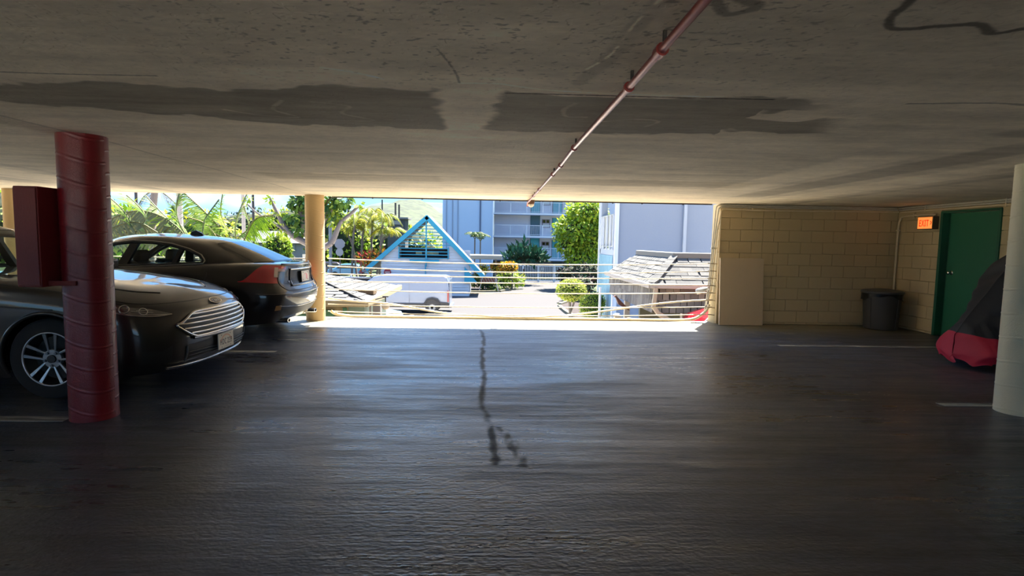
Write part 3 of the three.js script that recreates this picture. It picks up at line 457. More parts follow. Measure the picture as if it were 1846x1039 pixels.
{ // ---- grey sedan, nose to the right
  const t = thing('sedan', 'dark grey sedan nosed in from the left behind the red column, front plate in view', 'car', V(-3.59, 0.002, 5.45));
  const paint = phys(col(0.02, 0.018, 0.0165), 0.34, { metalness: 0.45, clearcoat: 1, clearcoatRoughness: 0.04 });
  const L = netSurface([
    [[0.83, 0.17, 0], [0.82, 0.17, 0.35], [0.74, 0.17, 0.62], [0.6, 0.17, 0.78], [0.43, 0.17, 0.86], [0, 0.17, 0.86], [-0.6, 0.17, 0.86], [-1.6, 0.17, 0.86], [-2.85, 0.17, 0.86], [-3.6, 0.22, 0.8], [-3.82, 0.24, 0.5], [-3.86, 0.24, 0]],
    [[0.93, 0.28, 0], [0.915, 0.28, 0.36], [0.84, 0.285, 0.66], [0.67, 0.3, 0.84], [0.45, 0.31, 0.9], [0, 0.32, 0.905], [-0.6, 0.32, 0.905], [-1.6, 0.32, 0.905], [-2.85, 0.34, 0.905], [-3.62, 0.4, 0.85], [-3.88, 0.42, 0.52], [-3.93, 0.42, 0]],
    [[0.95, 0.46, 0], [0.93, 0.46, 0.36], [0.855, 0.47, 0.66], [0.69, 0.5, 0.855], [0.44, 0.52, 0.915], [0, 0.54, 0.92], [-0.6, 0.55, 0.92], [-1.6, 0.56, 0.925], [-2.85, 0.58, 0.92], [-3.64, 0.62, 0.86], [-3.9, 0.64, 0.53], [-3.95, 0.64, 0]],
    [[0.93, 0.66, 0], [0.905, 0.66, 0.35], [0.82, 0.66, 0.63], [0.65, 0.69, 0.835], [0.42, 0.74, 0.905], [0, 0.8, 0.915], [-0.6, 0.84, 0.915], [-1.6, 0.86, 0.92], [-2.85, 0.88, 0.91], [-3.6, 0.9, 0.83], [-3.86, 0.92, 0.5], [-3.9, 0.92, 0]],
    [[0.86, 0.745, 0], [0.835, 0.745, 0.33], [0.75, 0.76, 0.57], [0.57, 0.795, 0.76], [0.36, 0.85, 0.83], [-0.05, 0.91, 0.85], [-0.6, 0.955, 0.86], [-1.6, 0.965, 0.86], [-2.8, 0.98, 0.85], [-3.5, 1.0, 0.77], [-3.76, 1.01, 0.46], [-3.8, 1.01, 0]],
    [[0.74, 0.815, 0], [0.71, 0.815, 0.2], [0.62, 0.83, 0.36], [0.44, 0.87, 0.49], [0.2, 0.915, 0.54], [-0.15, 0.965, 0.55], [-0.6, 1.0, 0.56], [-1.6, 1.0, 0.55], [-2.8, 1.01, 0.54], [-3.4, 1.02, 0.48], [-3.62, 1.02, 0.28], [-3.66, 1.02, 0]],
    [[0.6, 0.855, 0], [0.56, 0.862, 0], [0.46, 0.878, 0], [0.3, 0.9, 0], [0.1, 0.935, 0], [-0.2, 0.975, 0], [-0.6, 1.005, 0], [-1.6, 1.01, 0], [-2.8, 1.015, 0], [-3.3, 1.02, 0], [-3.45, 1.02, 0], [-3.52, 1.02, 0]]]);
  const Gn = netSurface([
    [[-0.34, 0.97, 0], [-0.42, 0.965, 0.42], [-0.72, 0.95, 0.74], [-1.3, 0.95, 0.82], [-2.2, 0.96, 0.82], [-2.9, 0.98, 0.76], [-3.25, 1.0, 0.45], [-3.3, 1.0, 0]],
    [[-0.82, 1.215, 0], [-0.88, 1.205, 0.4], [-1.12, 1.18, 0.67], [-1.55, 1.2, 0.745], [-2.2, 1.21, 0.745], [-2.75, 1.19, 0.67], [-3.0, 1.2, 0.4], [-3.05, 1.2, 0]],
    [[-1.25, 1.4, 0], [-1.3, 1.39, 0.36], [-1.46, 1.365, 0.57], [-1.78, 1.385, 0.62], [-2.2, 1.39, 0.62], [-2.52, 1.36, 0.56], [-2.66, 1.37, 0.33], [-2.7, 1.375, 0]],
    [[-1.4, 1.43, 0], [-1.44, 1.43, 0.22], [-1.58, 1.425, 0.36], [-1.85, 1.435, 0.4], [-2.2, 1.435, 0.4], [-2.42, 1.42, 0.35], [-2.5, 1.415, 0.2], [-2.52, 1.415, 0]],
    [[-1.55, 1.45, 0], [-1.58, 1.45, 0], [-1.66, 1.45, 0], [-1.9, 1.45, 0], [-2.15, 1.45, 0], [-2.3, 1.44, 0], [-2.36, 1.435, 0], [-2.4, 1.43, 0]]]);
  const win = [[-0.86, 0.985], [-1.5, 1.34], [-2.2, 1.355], [-2.6, 1.27], [-2.78, 1.08], [-2.7, 1.0]], seal = [[-0.9, 0.995], [-1.5, 1.325], [-2.2, 1.34], [-2.58, 1.26], [-2.75, 1.08], [-2.69, 1.01]];
  carBase(t, L, Gn, paint, { axles: [0, -2.85], r: 0.334, rim: 0.225, arch: 0.375, track: 0.905, wb: 2.85, len: [-3.7, 0.72], spokes: 10, find: sideFinder(L, 3, 9.2, 0, 4), window: win, seal, panes: [win], pillars: [[[-1.62, 0.99], [-1.72, 0.99], [-1.76, 1.35], [-1.7, 1.35]], [[-2.52, 1.0], [-2.58, 1.0], [-2.52, 1.28], [-2.46, 1.3]]], gu: [1.6, 5.9], glass: glassTint, trim: chrome, seats: [[-1.45, 0.37], [-1.45, -0.37], [-2.4, 0.37], [-2.4, -0.37]], dash: -0.75, screenCut: (p) => p.y > 0.99 && p.y < 1.385 && p.x > -1.45 && Math.abs(p.z) < 0.68 - (p.y - 1) * 0.3 });
  mesh('windscreen', skin(Gn, { u0: 0, u1: 1.9, v0: () => 0.04, v1: () => 1.98, nu: 20, nv: 20, off: -0.004 }), glassTint, t);
  mesh('rear_window', skin(Gn, { u0: 5.6, u1: 7, v0: () => 0.1, v1: () => 1.9, nu: 16, nv: 16, off: 0.004 }), darkGlass, t);
  mesh('cowl', tube([0, 0.5, 1, 1.5, 1.9].map((u) => Gn.at(u, 0.0, 0.01)), 0.02, 6), blackTrim, t); mesh('wiper', tube([new THREE.Vector3(-0.3, 1.0, 0.62), new THREE.Vector3(-0.36, 1.03, 0.3), new THREE.Vector3(-0.42, 1.05, -0.1)], 0.008, 6), blackTrim, t);
  // hood shut line and creases
  const line = (us, v, r, m, name, off = 0.001) => { for (const s of [1, -1]) { const p = us.map((u, i) => { const q = L.at(u, Array.isArray(v) ? v[i] : v, off); q.z *= s; return q; }); mesh(name, tube(p, r, 6), m, t); } };
  symmetricLine(L, 2.55, (u) => 4.32 - 0.06 * u * u, -0.001, 0.005, blackTrim, 'hood_gap', t); line([2.55, 3, 3.6, 4.3, 5, 5.7], [3.95, 3.88, 3.84, 3.84, 3.86, 3.92], 0.004, blackTrim, 'hood_gap');
  line([2.2, 2.9, 3.6, 4.4, 5.2, 5.9], [5.0, 4.86, 4.8, 4.8, 4.82, 4.86], 0.0085, paint, 'hood_crease', 0.0);
  // headlights
  const h0 = (u) => lerp(3.12, 2.98, smooth(1.9, 2.6, u)) + 0.12 * smooth(3.4, 4.3, u), h1 = (u) => lerp(3.16, 3.5, smooth(1.85, 2.6, u)) + 0.02 * (u - 2.6);
  const heads = pair('headlight', L, { u0: 1.95, u1: 4.35, v0: h0, v1: h1, nu: 40, nv: 10, off: 0.005 }, phys(col(0.2, 0.19, 0.18), 0.22, { clearcoat: 1, clearcoatRoughness: 0.02, metalness: 0.7 }), t);
  for (const s of [1, -1]) { const H = heads[s > 0 ? 0 : 1]; for (const [u, v, r] of [[2.75, 3.28, 0.03], [3.3, 3.3, 0.034], [3.85, 3.3, 0.03]]) { const q = L.at(u, v, 0.004), n = L.N(u, v); q.z *= s; n.z *= s; mesh('lamp_reflector', new THREE.TorusGeometry(r, 0.006, 8, 24).applyQuaternion(new THREE.Quaternion().setFromUnitVectors(new THREE.Vector3(0, 0, 1), n)).translate(q.x, q.y, q.z), chrome, H); }
    for (const [a, b] of [[[2.5, 3.2], [3.1, 3.22]], [[2.6, 3.36], [2.95, 3.28]], [[3.5, 3.3], [4.1, 3.34]], [[2.1, 3.1], [2.8, 3.08]]]) { const p = [0, 0.5, 1].map((k) => { const q = L.at(lerp(a[0], b[0], k), lerp(a[1], b[1], k), 0.008); q.z *= s; return q; }); mesh('lamp_strip', tube(p, 0.0045, 6), chrome, H); }
    const p = [1.98, 2.4, 2.9, 3.5, 4.3].map((u) => { const q = L.at(u, h0(u), 0.006); q.z *= s; return q; }); mesh('lamp_rim', tube(p, 0.008, 6), std(col(0.55, 0.5, 0.45), 0.25, { metalness: 0.9 }), H); }
  // six-sided grille with chrome bars
  const gTop = (u) => lerp(3.12, 2.62, smooth(1.1, 1.86, u) * 0.98) - 0.02 * u, gBot = (u) => lerp(1.98, 2.5, Math.pow(Math.max(0, (u - 1.2) / 0.68), 1.3) * (u > 1.2 ? 1 : 0)), UG = 1.88;
  const gr = mesh('grille', skin(L, { u0: 0, u1: UG - 0.02, v0: gBot, v1: gTop, nu: 40, nv: 12, off: 0.004 }), blackTrim, t);
  const rim = []; for (let i = 0; i <= 40; i++) rim.push([lerp(-UG, UG, i / 40), 1]); for (let i = 40; i >= 0; i--) rim.push([lerp(-UG, UG, i / 40), 0]);
  mesh('grille_frame', tube(rim.map(([u, top]) => L.at(u || 1e-4, top ? gTop(Math.abs(u)) : gBot(Math.abs(u)), 0.013)), 0.0125, 7, 0.3, 260), chrome, gr);
  for (let k = 0; k < 5; k++) { const v = 2.14 + k * 0.2; let U = 0; for (let u = 0; u < UG; u += 0.01) if (v > gBot(u) + 0.03 && v < gTop(u) - 0.03) U = u; if (U > 0.3) { const pts = []; for (let i = 0; i <= 30; i++) pts.push([lerp(-U, U, i / 30), v]); const g = tube(pts.map(([u, q]) => L.at(u || 1e-4, q + 0.03 * Math.abs(u) / UG, 0.014)), 0.0115, 6, 0.5, 80); mesh('grille_bar', g, chrome, gr); } }
  symmetricLine(L, 1.35, (u) => 1.86 + 0.05 * u, 0.016, 0.013, phys(col(0.25, 0.25, 0.26), 0.12, { metalness: 0.9 }), 'bumper_edge', t);
  mesh('lower_grille', skin(L, { u0: 0, u1: 1.55, v0: (u) => 0.75 + 0.06 * u, v1: (u) => 1.72 - 0.05 * u, nu: 30, nv: 8, off: 0.004 }), std(col(0.012, 0.012, 0.013), 0.5), t);
  for (const v of [0.95, 1.12, 1.29]) symmetricLine(L, 1.5, v, 0.009, 0.006, blackTrim, 'lower_slat', t);
  for (const s of [1, -1]) { const p = [0.8, 1.2, 1.6].map((v) => { const q = L.at(1.57, v, 0.008); q.z *= s; return q; }); mesh('bumper_fin', tube(p, 0.008, 6), std(col(0.1, 0.1, 0.1), 0.3), t); }
  symmetricLine(L, 2.15, (u) => 0.52 + 0.03 * u, 0.02, 0.013, std(col(0.45, 0.47, 0.52), 0.2, { metalness: 0.9 }), 'chin_strip', t);
  pair('fog_pocket', L, { u0: 2.05, u1: 2.95, v0: () => 0.9, v1: (u) => 1.5 + 0.2 * smooth(2.4, 2.05, u), nu: 14, nv: 8, off: 0.004 }, std(col(0.01, 0.01, 0.011), 0.5), t);
  { const q = L.at(1e-4, 3.78, 0.006), n = L.N(1e-4, 3.78), b = mesh('badge', new THREE.CylinderGeometry(0.1, 0.1, 0.014, 36).scale(1, 1, 0.42), chrome, t); b.position.copy(q); b.quaternion.setFromRotationMatrix(new THREE.Matrix4().makeBasis(new THREE.Vector3(0, 0, -1), n, new THREE.Vector3(0, 0, -1).cross(n)));
    const tx = canvasTex(256, 128, (g) => { g.fillStyle = '#0a1c4a'; g.fillRect(0, 0, 256, 128); g.fillStyle = '#d8dce4'; g.font = 'italic bold 78px serif'; g.textAlign = 'center'; g.textBaseline = 'middle'; g.fillText('Ford', 128, 66); }); const f = new THREE.CircleGeometry(0.088, 32), fu = f.attributes.uv; f.scale(1, 0.42, 1).rotateX(-Math.PI / 2).translate(0, 0.0076, 0); mesh('badge_face', f, phys(0xffffff, 0.2, { map: tx }), b); }
  plate(t, 'licence_plate', (g) => { g.fillStyle = '#d9d2c2'; g.fillRect(0, 0, 384, 192); g.strokeStyle = '#c87a5c'; g.lineWidth = 7; g.beginPath(); g.arc(192, 190, 168, Math.PI * 1.18, Math.PI * 1.82); g.stroke(); g.strokeStyle = '#dca070'; g.beginPath(); g.arc(192, 200, 168, Math.PI * 1.18, Math.PI * 1.82); g.stroke(); g.fillStyle = '#2a2420'; g.font = 'bold 92px sans-serif'; g.textAlign = 'center'; g.textBaseline = 'middle'; g.save(); g.translate(192, 108); g.scale(0.86, 1.1); g.fillText('HDC 239', 0, 0); g.restore(); for (const [x, y] of [[80, 22], [304, 22], [80, 172], [304, 172]]) { g.beginPath(); g.arc(x, y, 8, 0, 7); g.fill(); } g.fillStyle = '#9a8a80'; g.font = '20px sans-serif'; g.fillText('ALOHA STATE', 192, 172); }, L.at(1e-4, 1.42, 0.03), 0, 0.02);
  // door mirror and handle, near side and far side
  for (const s of [1, -1]) { mesh('mirror', [rbox(0.12, 0.14, 0.2, 0.04, -0.78, 1.02, -s * 0.98), rod(new THREE.Vector3(-0.78, 0.97, s * 0.86), new THREE.Vector3(-0.78, 1.0, s * 0.95), 0.03)], paint, t); }
  line([6.05, 6.08, 6.1, 6.0], [0.4, 1.5, 2.8, 3.9], 0.004, blackTrim, 'door_gap'); line([4.9, 5.8, 6.5, 7.5, 8.4], [2.75, 2.72, 2.7, 2.72, 2.75], 0.007, paint, 'side_crease', -0.002);
}
{ // ---- near-black sedan further back, tail to the right
  const t = thing('sedan', 'near-black sedan parked tail out by the cream column, red tail lamp in view', 'car', V(-6.36, 0.002, 8.1), Math.PI);
  const paint = phys(col(0.008, 0.006, 0.0055), 0.34, { metalness: 0.4, clearcoat: 1, clearcoatRoughness: 0.04 });
  const L = netSurface([
    [[0.8, 0.2, 0], [0.78, 0.2, 0.38], [0.66, 0.2, 0.68], [0.42, 0.19, 0.85], [0, 0.18, 0.86], [-0.6, 0.18, 0.87], [-1.4, 0.18, 0.87], [-2.1, 0.18, 0.87], [-2.776, 0.19, 0.87], [-3.15, 0.2, 0.85], [-3.42, 0.22, 0.72], [-3.52, 0.24, 0.4], [-3.55, 0.24, 0]],
    [[0.9, 0.36, 0], [0.88, 0.36, 0.4], [0.74, 0.36, 0.72], [0.44, 0.35, 0.89], [0, 0.34, 0.91], [-0.6, 0.34, 0.905], [-1.4, 0.34, 0.905], [-2.1, 0.35, 0.91], [-2.776, 0.37, 0.925], [-3.2, 0.38, 0.9], [-3.5, 0.4, 0.76], [-3.64, 0.41, 0.42], [-3.68, 0.41, 0]],
    [[0.92, 0.54, 0], [0.9, 0.54, 0.4], [0.75, 0.55, 0.72], [0.43, 0.56, 0.9], [0, 0.56, 0.92], [-0.6, 0.56, 0.915], [-1.4, 0.56, 0.915], [-2.1, 0.57, 0.92], [-2.776, 0.58, 0.935], [-3.22, 0.58, 0.905], [-3.54, 0.585, 0.755], [-3.67, 0.59, 0.42], [-3.71, 0.59, 0]],
    [[0.87, 0.68, 0], [0.84, 0.68, 0.38], [0.68, 0.69, 0.68], [0.38, 0.73, 0.88], [0, 0.77, 0.91], [-0.6, 0.79, 0.915], [-1.4, 0.78, 0.915], [-2.1, 0.78, 0.925], [-2.776, 0.79, 0.93], [-3.18, 0.78, 0.885], [-3.48, 0.76, 0.735], [-3.58, 0.75, 0.42], [-3.61, 0.75, 0]],
    [[0.74, 0.76, 0], [0.7, 0.765, 0.35], [0.55, 0.79, 0.6], [0.28, 0.83, 0.76], [-0.05, 0.865, 0.8], [-0.6, 0.9, 0.85], [-1.4, 0.925, 0.86], [-2.1, 0.955, 0.86], [-2.776, 0.985, 0.83], [-3.2, 0.985, 0.77], [-3.46, 0.97, 0.64], [-3.57, 0.965, 0.38], [-3.6, 0.965, 0]],
    [[0.55, 0.81, 0], [0.5, 0.815, 0.2], [0.35, 0.84, 0.36], [0.1, 0.88, 0.46], [-0.2, 0.915, 0.5], [-0.6, 0.945, 0.52], [-1.4, 0.96, 0.52], [-2.1, 0.98, 0.52], [-2.776, 1.01, 0.5], [-3.2, 1.02, 0.46], [-3.46, 1.005, 0.38], [-3.56, 0.995, 0.22], [-3.58, 0.995, 0]],
    [[0.4, 0.84, 0], [0.35, 0.845, 0], [0.2, 0.865, 0], [0, 0.9, 0], [-0.3, 0.93, 0], [-0.6, 0.95, 0], [-1.4, 0.97, 0], [-2.1, 0.99, 0], [-2.7, 1.02, 0], [-3.15, 1.035, 0], [-3.38, 1.02, 0], [-3.46, 1.012, 0], [-3.5, 1.008, 0]]]);
  const Gn = netSurface([
    [[-0.3, 0.93, 0], [-0.4, 0.925, 0.42], [-0.72, 0.9, 0.75], [-1.3, 0.905, 0.83], [-2.0, 0.935, 0.835], [-2.6, 0.97, 0.79], [-3.05, 1.0, 0.66], [-3.32, 1.02, 0.4], [-3.36, 1.025, 0]],
    [[-0.76, 1.14, 0], [-0.84, 1.13, 0.4], [-1.1, 1.1, 0.68], [-1.45, 1.12, 0.765], [-2.0, 1.14, 0.765], [-2.5, 1.13, 0.72], [-2.82, 1.125, 0.6], [-3.03, 1.15, 0.36], [-3.06, 1.155, 0]],
    [[-1.15, 1.31, 0], [-1.22, 1.305, 0.36], [-1.4, 1.29, 0.575], [-1.65, 1.31, 0.63], [-2.0, 1.31, 0.64], [-2.35, 1.275, 0.61], [-2.55, 1.26, 0.52], [-2.68, 1.285, 0.32], [-2.7, 1.29, 0]],
    [[-1.3, 1.355, 0], [-1.34, 1.352, 0.22], [-1.48, 1.35, 0.36], [-1.7, 1.36, 0.41], [-2.0, 1.355, 0.42], [-2.28, 1.335, 0.4], [-2.42, 1.325, 0.33], [-2.5, 1.33, 0.2], [-2.52, 1.333, 0]],
    [[-1.5, 1.385, 0], [-1.53, 1.385, 0], [-1.6, 1.388, 0], [-1.78, 1.388, 0], [-2.0, 1.378, 0], [-2.18, 1.368, 0], [-2.28, 1.36, 0], [-2.34, 1.356, 0], [-2.37, 1.352, 0]]]);
  const win = [[-0.84, 0.92], [-1.15, 1.13], [-1.38, 1.25], [-1.64, 1.285], [-1.9, 1.28], [-2.15, 1.25], [-2.38, 1.185], [-2.54, 1.11], [-2.6, 1.04], [-2.585, 1.0], [-2.05, 0.965], [-1.39, 0.935]], seal = win.map(([x, y]) => [-1.7 + (x + 1.7) * 0.97, 1.09 + (y - 1.09) * 0.9]);
  carBase(t, L, Gn, paint, { axles: [0, -2.776], r: 0.325, rim: 0.222, arch: 0.365, track: 0.905, wb: 2.776, len: [-3.4, 0.7], spokes: 5, find: sideFinder(L, 2.4, 9.8, 0, 4), window: win, seal, panes: [win], pillars: [[[-1.5, 0.94], [-1.63, 0.95], [-1.73, 1.28], [-1.62, 1.28]], [[-2.19, 0.975], [-2.25, 0.98], [-2.31, 1.205], [-2.26, 1.215]]], gu: [1.6, 6.2], glass: glassTint, trim: std(col(0.5, 0.46, 0.42), 0.3, { metalness: 0.9 }), seats: [[-1.35, 0.37], [-1.35, -0.37]], dash: -0.7, screenCut: (p) => p.y > 0.95 && p.y < 1.28 && p.x > -1.38 && Math.abs(p.z) < 0.68 - (p.y - 0.95) * 0.34 });
  mesh('windscreen', skin(Gn, { u0: 0, u1: 1.9, v0: () => 0.04, v1: () => 1.98, nu: 20, nv: 20, off: -0.004 }), glassTint, t);
  mesh('rear_window', skin(Gn, { u0: 6.35, u1: 8, v0: () => 0.06, v1: () => 1.92, nu: 22, nv: 22, off: 0.004 }), darkGlass, t);
  mesh('window_dots', skin(Gn, { u0: 6.22, u1: 6.37, v0: () => 0.05, v1: () => 1.93, nu: 3, nv: 22, off: 0.003 }), blackTrim, t);
  const both = (name, pts, r, m, parent = t) => { for (const s of [1, -1]) mesh(name, tube(pts.map(([u, v, o = 0.002]) => { const q = L.at(u, v, o); q.z *= s; return q; }), r, 6), m, parent); };
  // tail lamps: low and pointed on the flank, tall at the corner
  const l0 = (u) => 2.92 + 0.02 * (10 - u), l1 = (u) => u < 9.95 ? lerp(2.98, 4.02, smooth(8.75, 9.55, u)) : 4.02, red = phys(col(0.42, 0.006, 0.018), 0.12, { clearcoat: 1, clearcoatRoughness: 0.03 });
  const lamp = pair('tail_lamp', L, { u0: 8.72, u1: 10.12, v0: l0, v1: l1, nu: 36, nv: 16, off: 0.012 }, red, t);
  pair('lamp_arm', L, { u0: 10.1, u1: 10.62, v0: () => 3.72, v1: (u) => 4.02 - 0.1 * smooth(10.3, 10.62, u), nu: 14, nv: 6, off: 0.012 }, red, lamp);
  pair('reversing_lamp', L, { u0: 9.96, u1: 10.14, v0: () => 3.3, v1: () => 3.86, nu: 5, nv: 10, off: 0.017 }, phys(col(0.55, 0.42, 0.36), 0.1), lamp); pair('lamp_arm_light', L, { u0: 10.12, u1: 10.55, v0: () => 3.62, v1: () => 3.76, nu: 10, nv: 3, off: 0.016 }, phys(col(0.5, 0.3, 0.26), 0.12), lamp);
  // boot lid: shut lines, plate recess, spoiler lip, lettering
  both('boot_gap', [[10.16, 3.9], [10.18, 3.4], [10.22, 2.9], [10.5, 2.42], [11, 2.32], [11.5, 2.3], [12, 2.3]], 0.005, blackTrim);
  symmetricLine({ at: (u, v, o) => L.at(12 - Math.abs(u) + 0.0, v, o).multiply(new THREE.Vector3(1, 1, u < 0 ? -1 : 1)) }, 1.75, 4.25, 0.006, 0.012, paint, 'spoiler_lip', t);
  mesh('plate_recess', skin(L, { u0: 10.95, u1: 12, v0: () => 2.75, v1: () => 3.72, nu: 16, nv: 12, off: 0.003 }), phys(col(0.01, 0.01, 0.011), 0.25), t);
  both('recess_edge', [[10.93, 2.72, 0.006], [10.93, 3.2, 0.006], [10.93, 3.74, 0.006]], 0.008, paint); symmetricLine({ at: (u, v, o) => L.at(12 - Math.abs(u), v, o).multiply(new THREE.Vector3(1, 1, u < 0 ? -1 : 1)) }, 1.06, 3.75, 0.012, 0.011, chrome, 'handle_strip', t); symmetricLine({ at: (u, v, o) => L.at(12 - Math.abs(u), v, o).multiply(new THREE.Vector3(1, 1, u < 0 ? -1 : 1)) }, 1.06, 2.72, 0.01, 0.013, paint, 'recess_lip', t);
  const back = (z, y) => { let v = 2.2; for (let q = 2.2; q < 4.6; q += 0.01) if (L.S(12, q).y <= y) v = q; let u = 12; for (let q = 10; q <= 12; q += 0.01) if (L.S(q, v).z >= Math.abs(z)) u = q; return [L.at(u, v, 0.012).multiply(new THREE.Vector3(1, 1, z < 0 ? -1 : 1)), L.N(u, v).multiply(new THREE.Vector3(1, 1, z < 0 ? -1 : 1))]; };
  plate(t, 'licence_plate', (g) => { g.fillStyle = '#dcd8d0'; g.fillRect(0, 0, 384, 192); g.strokeStyle = '#d88'; g.lineWidth = 9; g.beginPath(); g.arc(192, 200, 150, Math.PI * 1.15, Math.PI * 1.85); g.stroke(); g.fillStyle = '#e0a0a8'; g.fillRect(210, 60, 80, 100); g.fillStyle = '#333'; for (const [x, y] of [[70, 28], [314, 28], [70, 164], [314, 164]]) { g.beginPath(); g.arc(x, y, 14, 0, 7); g.fill(); } }, back(0, 0.81)[0].add(new THREE.Vector3(-0.02, 0, 0)), Math.PI, 0.05);
  const font = await new FontLoader().loadAsync('fonts/droid/droid_sans_bold.typeface.json');
  const text = (str, z0, dz, y, h) => [...str].forEach((c, i) => { const [q, n] = back(z0 - i * dz, y), g = new TextGeometry(c, { font, size: h, depth: 0.006, curveSegments: 4 }), zx2 = new THREE.Vector3(0, 1, 0).cross(n).normalize(); g.applyMatrix4(new THREE.Matrix4().makeBasis(zx2, n.clone().cross(zx2), n)).translate(q.x, q.y, q.z); mesh('letter', g, chrome, t); });
  text('VOLVO', -0.2, -0.1, 0.915, 0.045); text('T5', -0.5, -0.055, 0.72, 0.045);
  // bumper crease, reflector, exhausts, shark fin, doors
  mesh('bumper_insert', skin(L, { u0: 10.3, u1: 12, v0: () => 0.3, v1: () => 0.95, nu: 18, nv: 6, off: 0.003 }), std(col(0.02, 0.02, 0.021), 0.5), t); both('bumper_crease', [[9.2, 2.16], [9.7, 2.1], [10.3, 2.06], [11, 2.05], [12, 2.05]], 0.01, paint); both('bumper_crease', [[10.1, 1.25], [10.6, 1.12], [11.2, 1.08], [12, 1.08]], 0.009, paint);
  pair('reflector', L, { u0: 9.95, u1: 10.2, v0: () => 0.95, v1: (u) => 1.3, nu: 5, nv: 5, off: 0.006 }, phys(col(0.3, 0.16, 0.06), 0.2), t);
  for (const s of [1, -1]) mesh('exhaust_tip', new THREE.LatheGeometry([[0.03, 0], [0.044, 0], [0.047, 0.004], [0.047, 0.16], [0.03, 0.16]].map(([a, b]) => new THREE.Vector2(a, b)), 24).rotateZ(-Math.PI / 2).scale(1, 0.72, 1.25).translate(-3.6, 0.235, s * 0.56), chrome, t);
  mesh('roof_fin', prism([[0, 0], [-0.03, 0.055], [-0.09, 0.075], [-0.17, 0.035], [-0.2, 0]].map(([x, y]) => [x - 2.02, y + 1.362]), 0.05, 0.012).translate(0, 0, -0.025), phys(col(0.012, 0.01, 0.01), 0.2), t);
  both('door_gap', [[6.05, 0.3], [6.06, 1.5], [6.02, 3], [6, 3.95]], 0.004, blackTrim); both('door_gap', [[7.5, 0.3], [7.45, 1.2], [7.62, 2.2], [7.85, 3.2], [7.8, 3.9]], 0.004, blackTrim);
  for (const s of [1, -1]) { mesh('door_handle', rbox(0.2, 0.03, 0.035, 0.012, -2.12, 0.8, -s * 0.93), paint, t); mesh('mirror', rbox(0.13, 0.14, 0.2, 0.04, -0.8, 1.0, -s * 0.98), paint, t); }
}
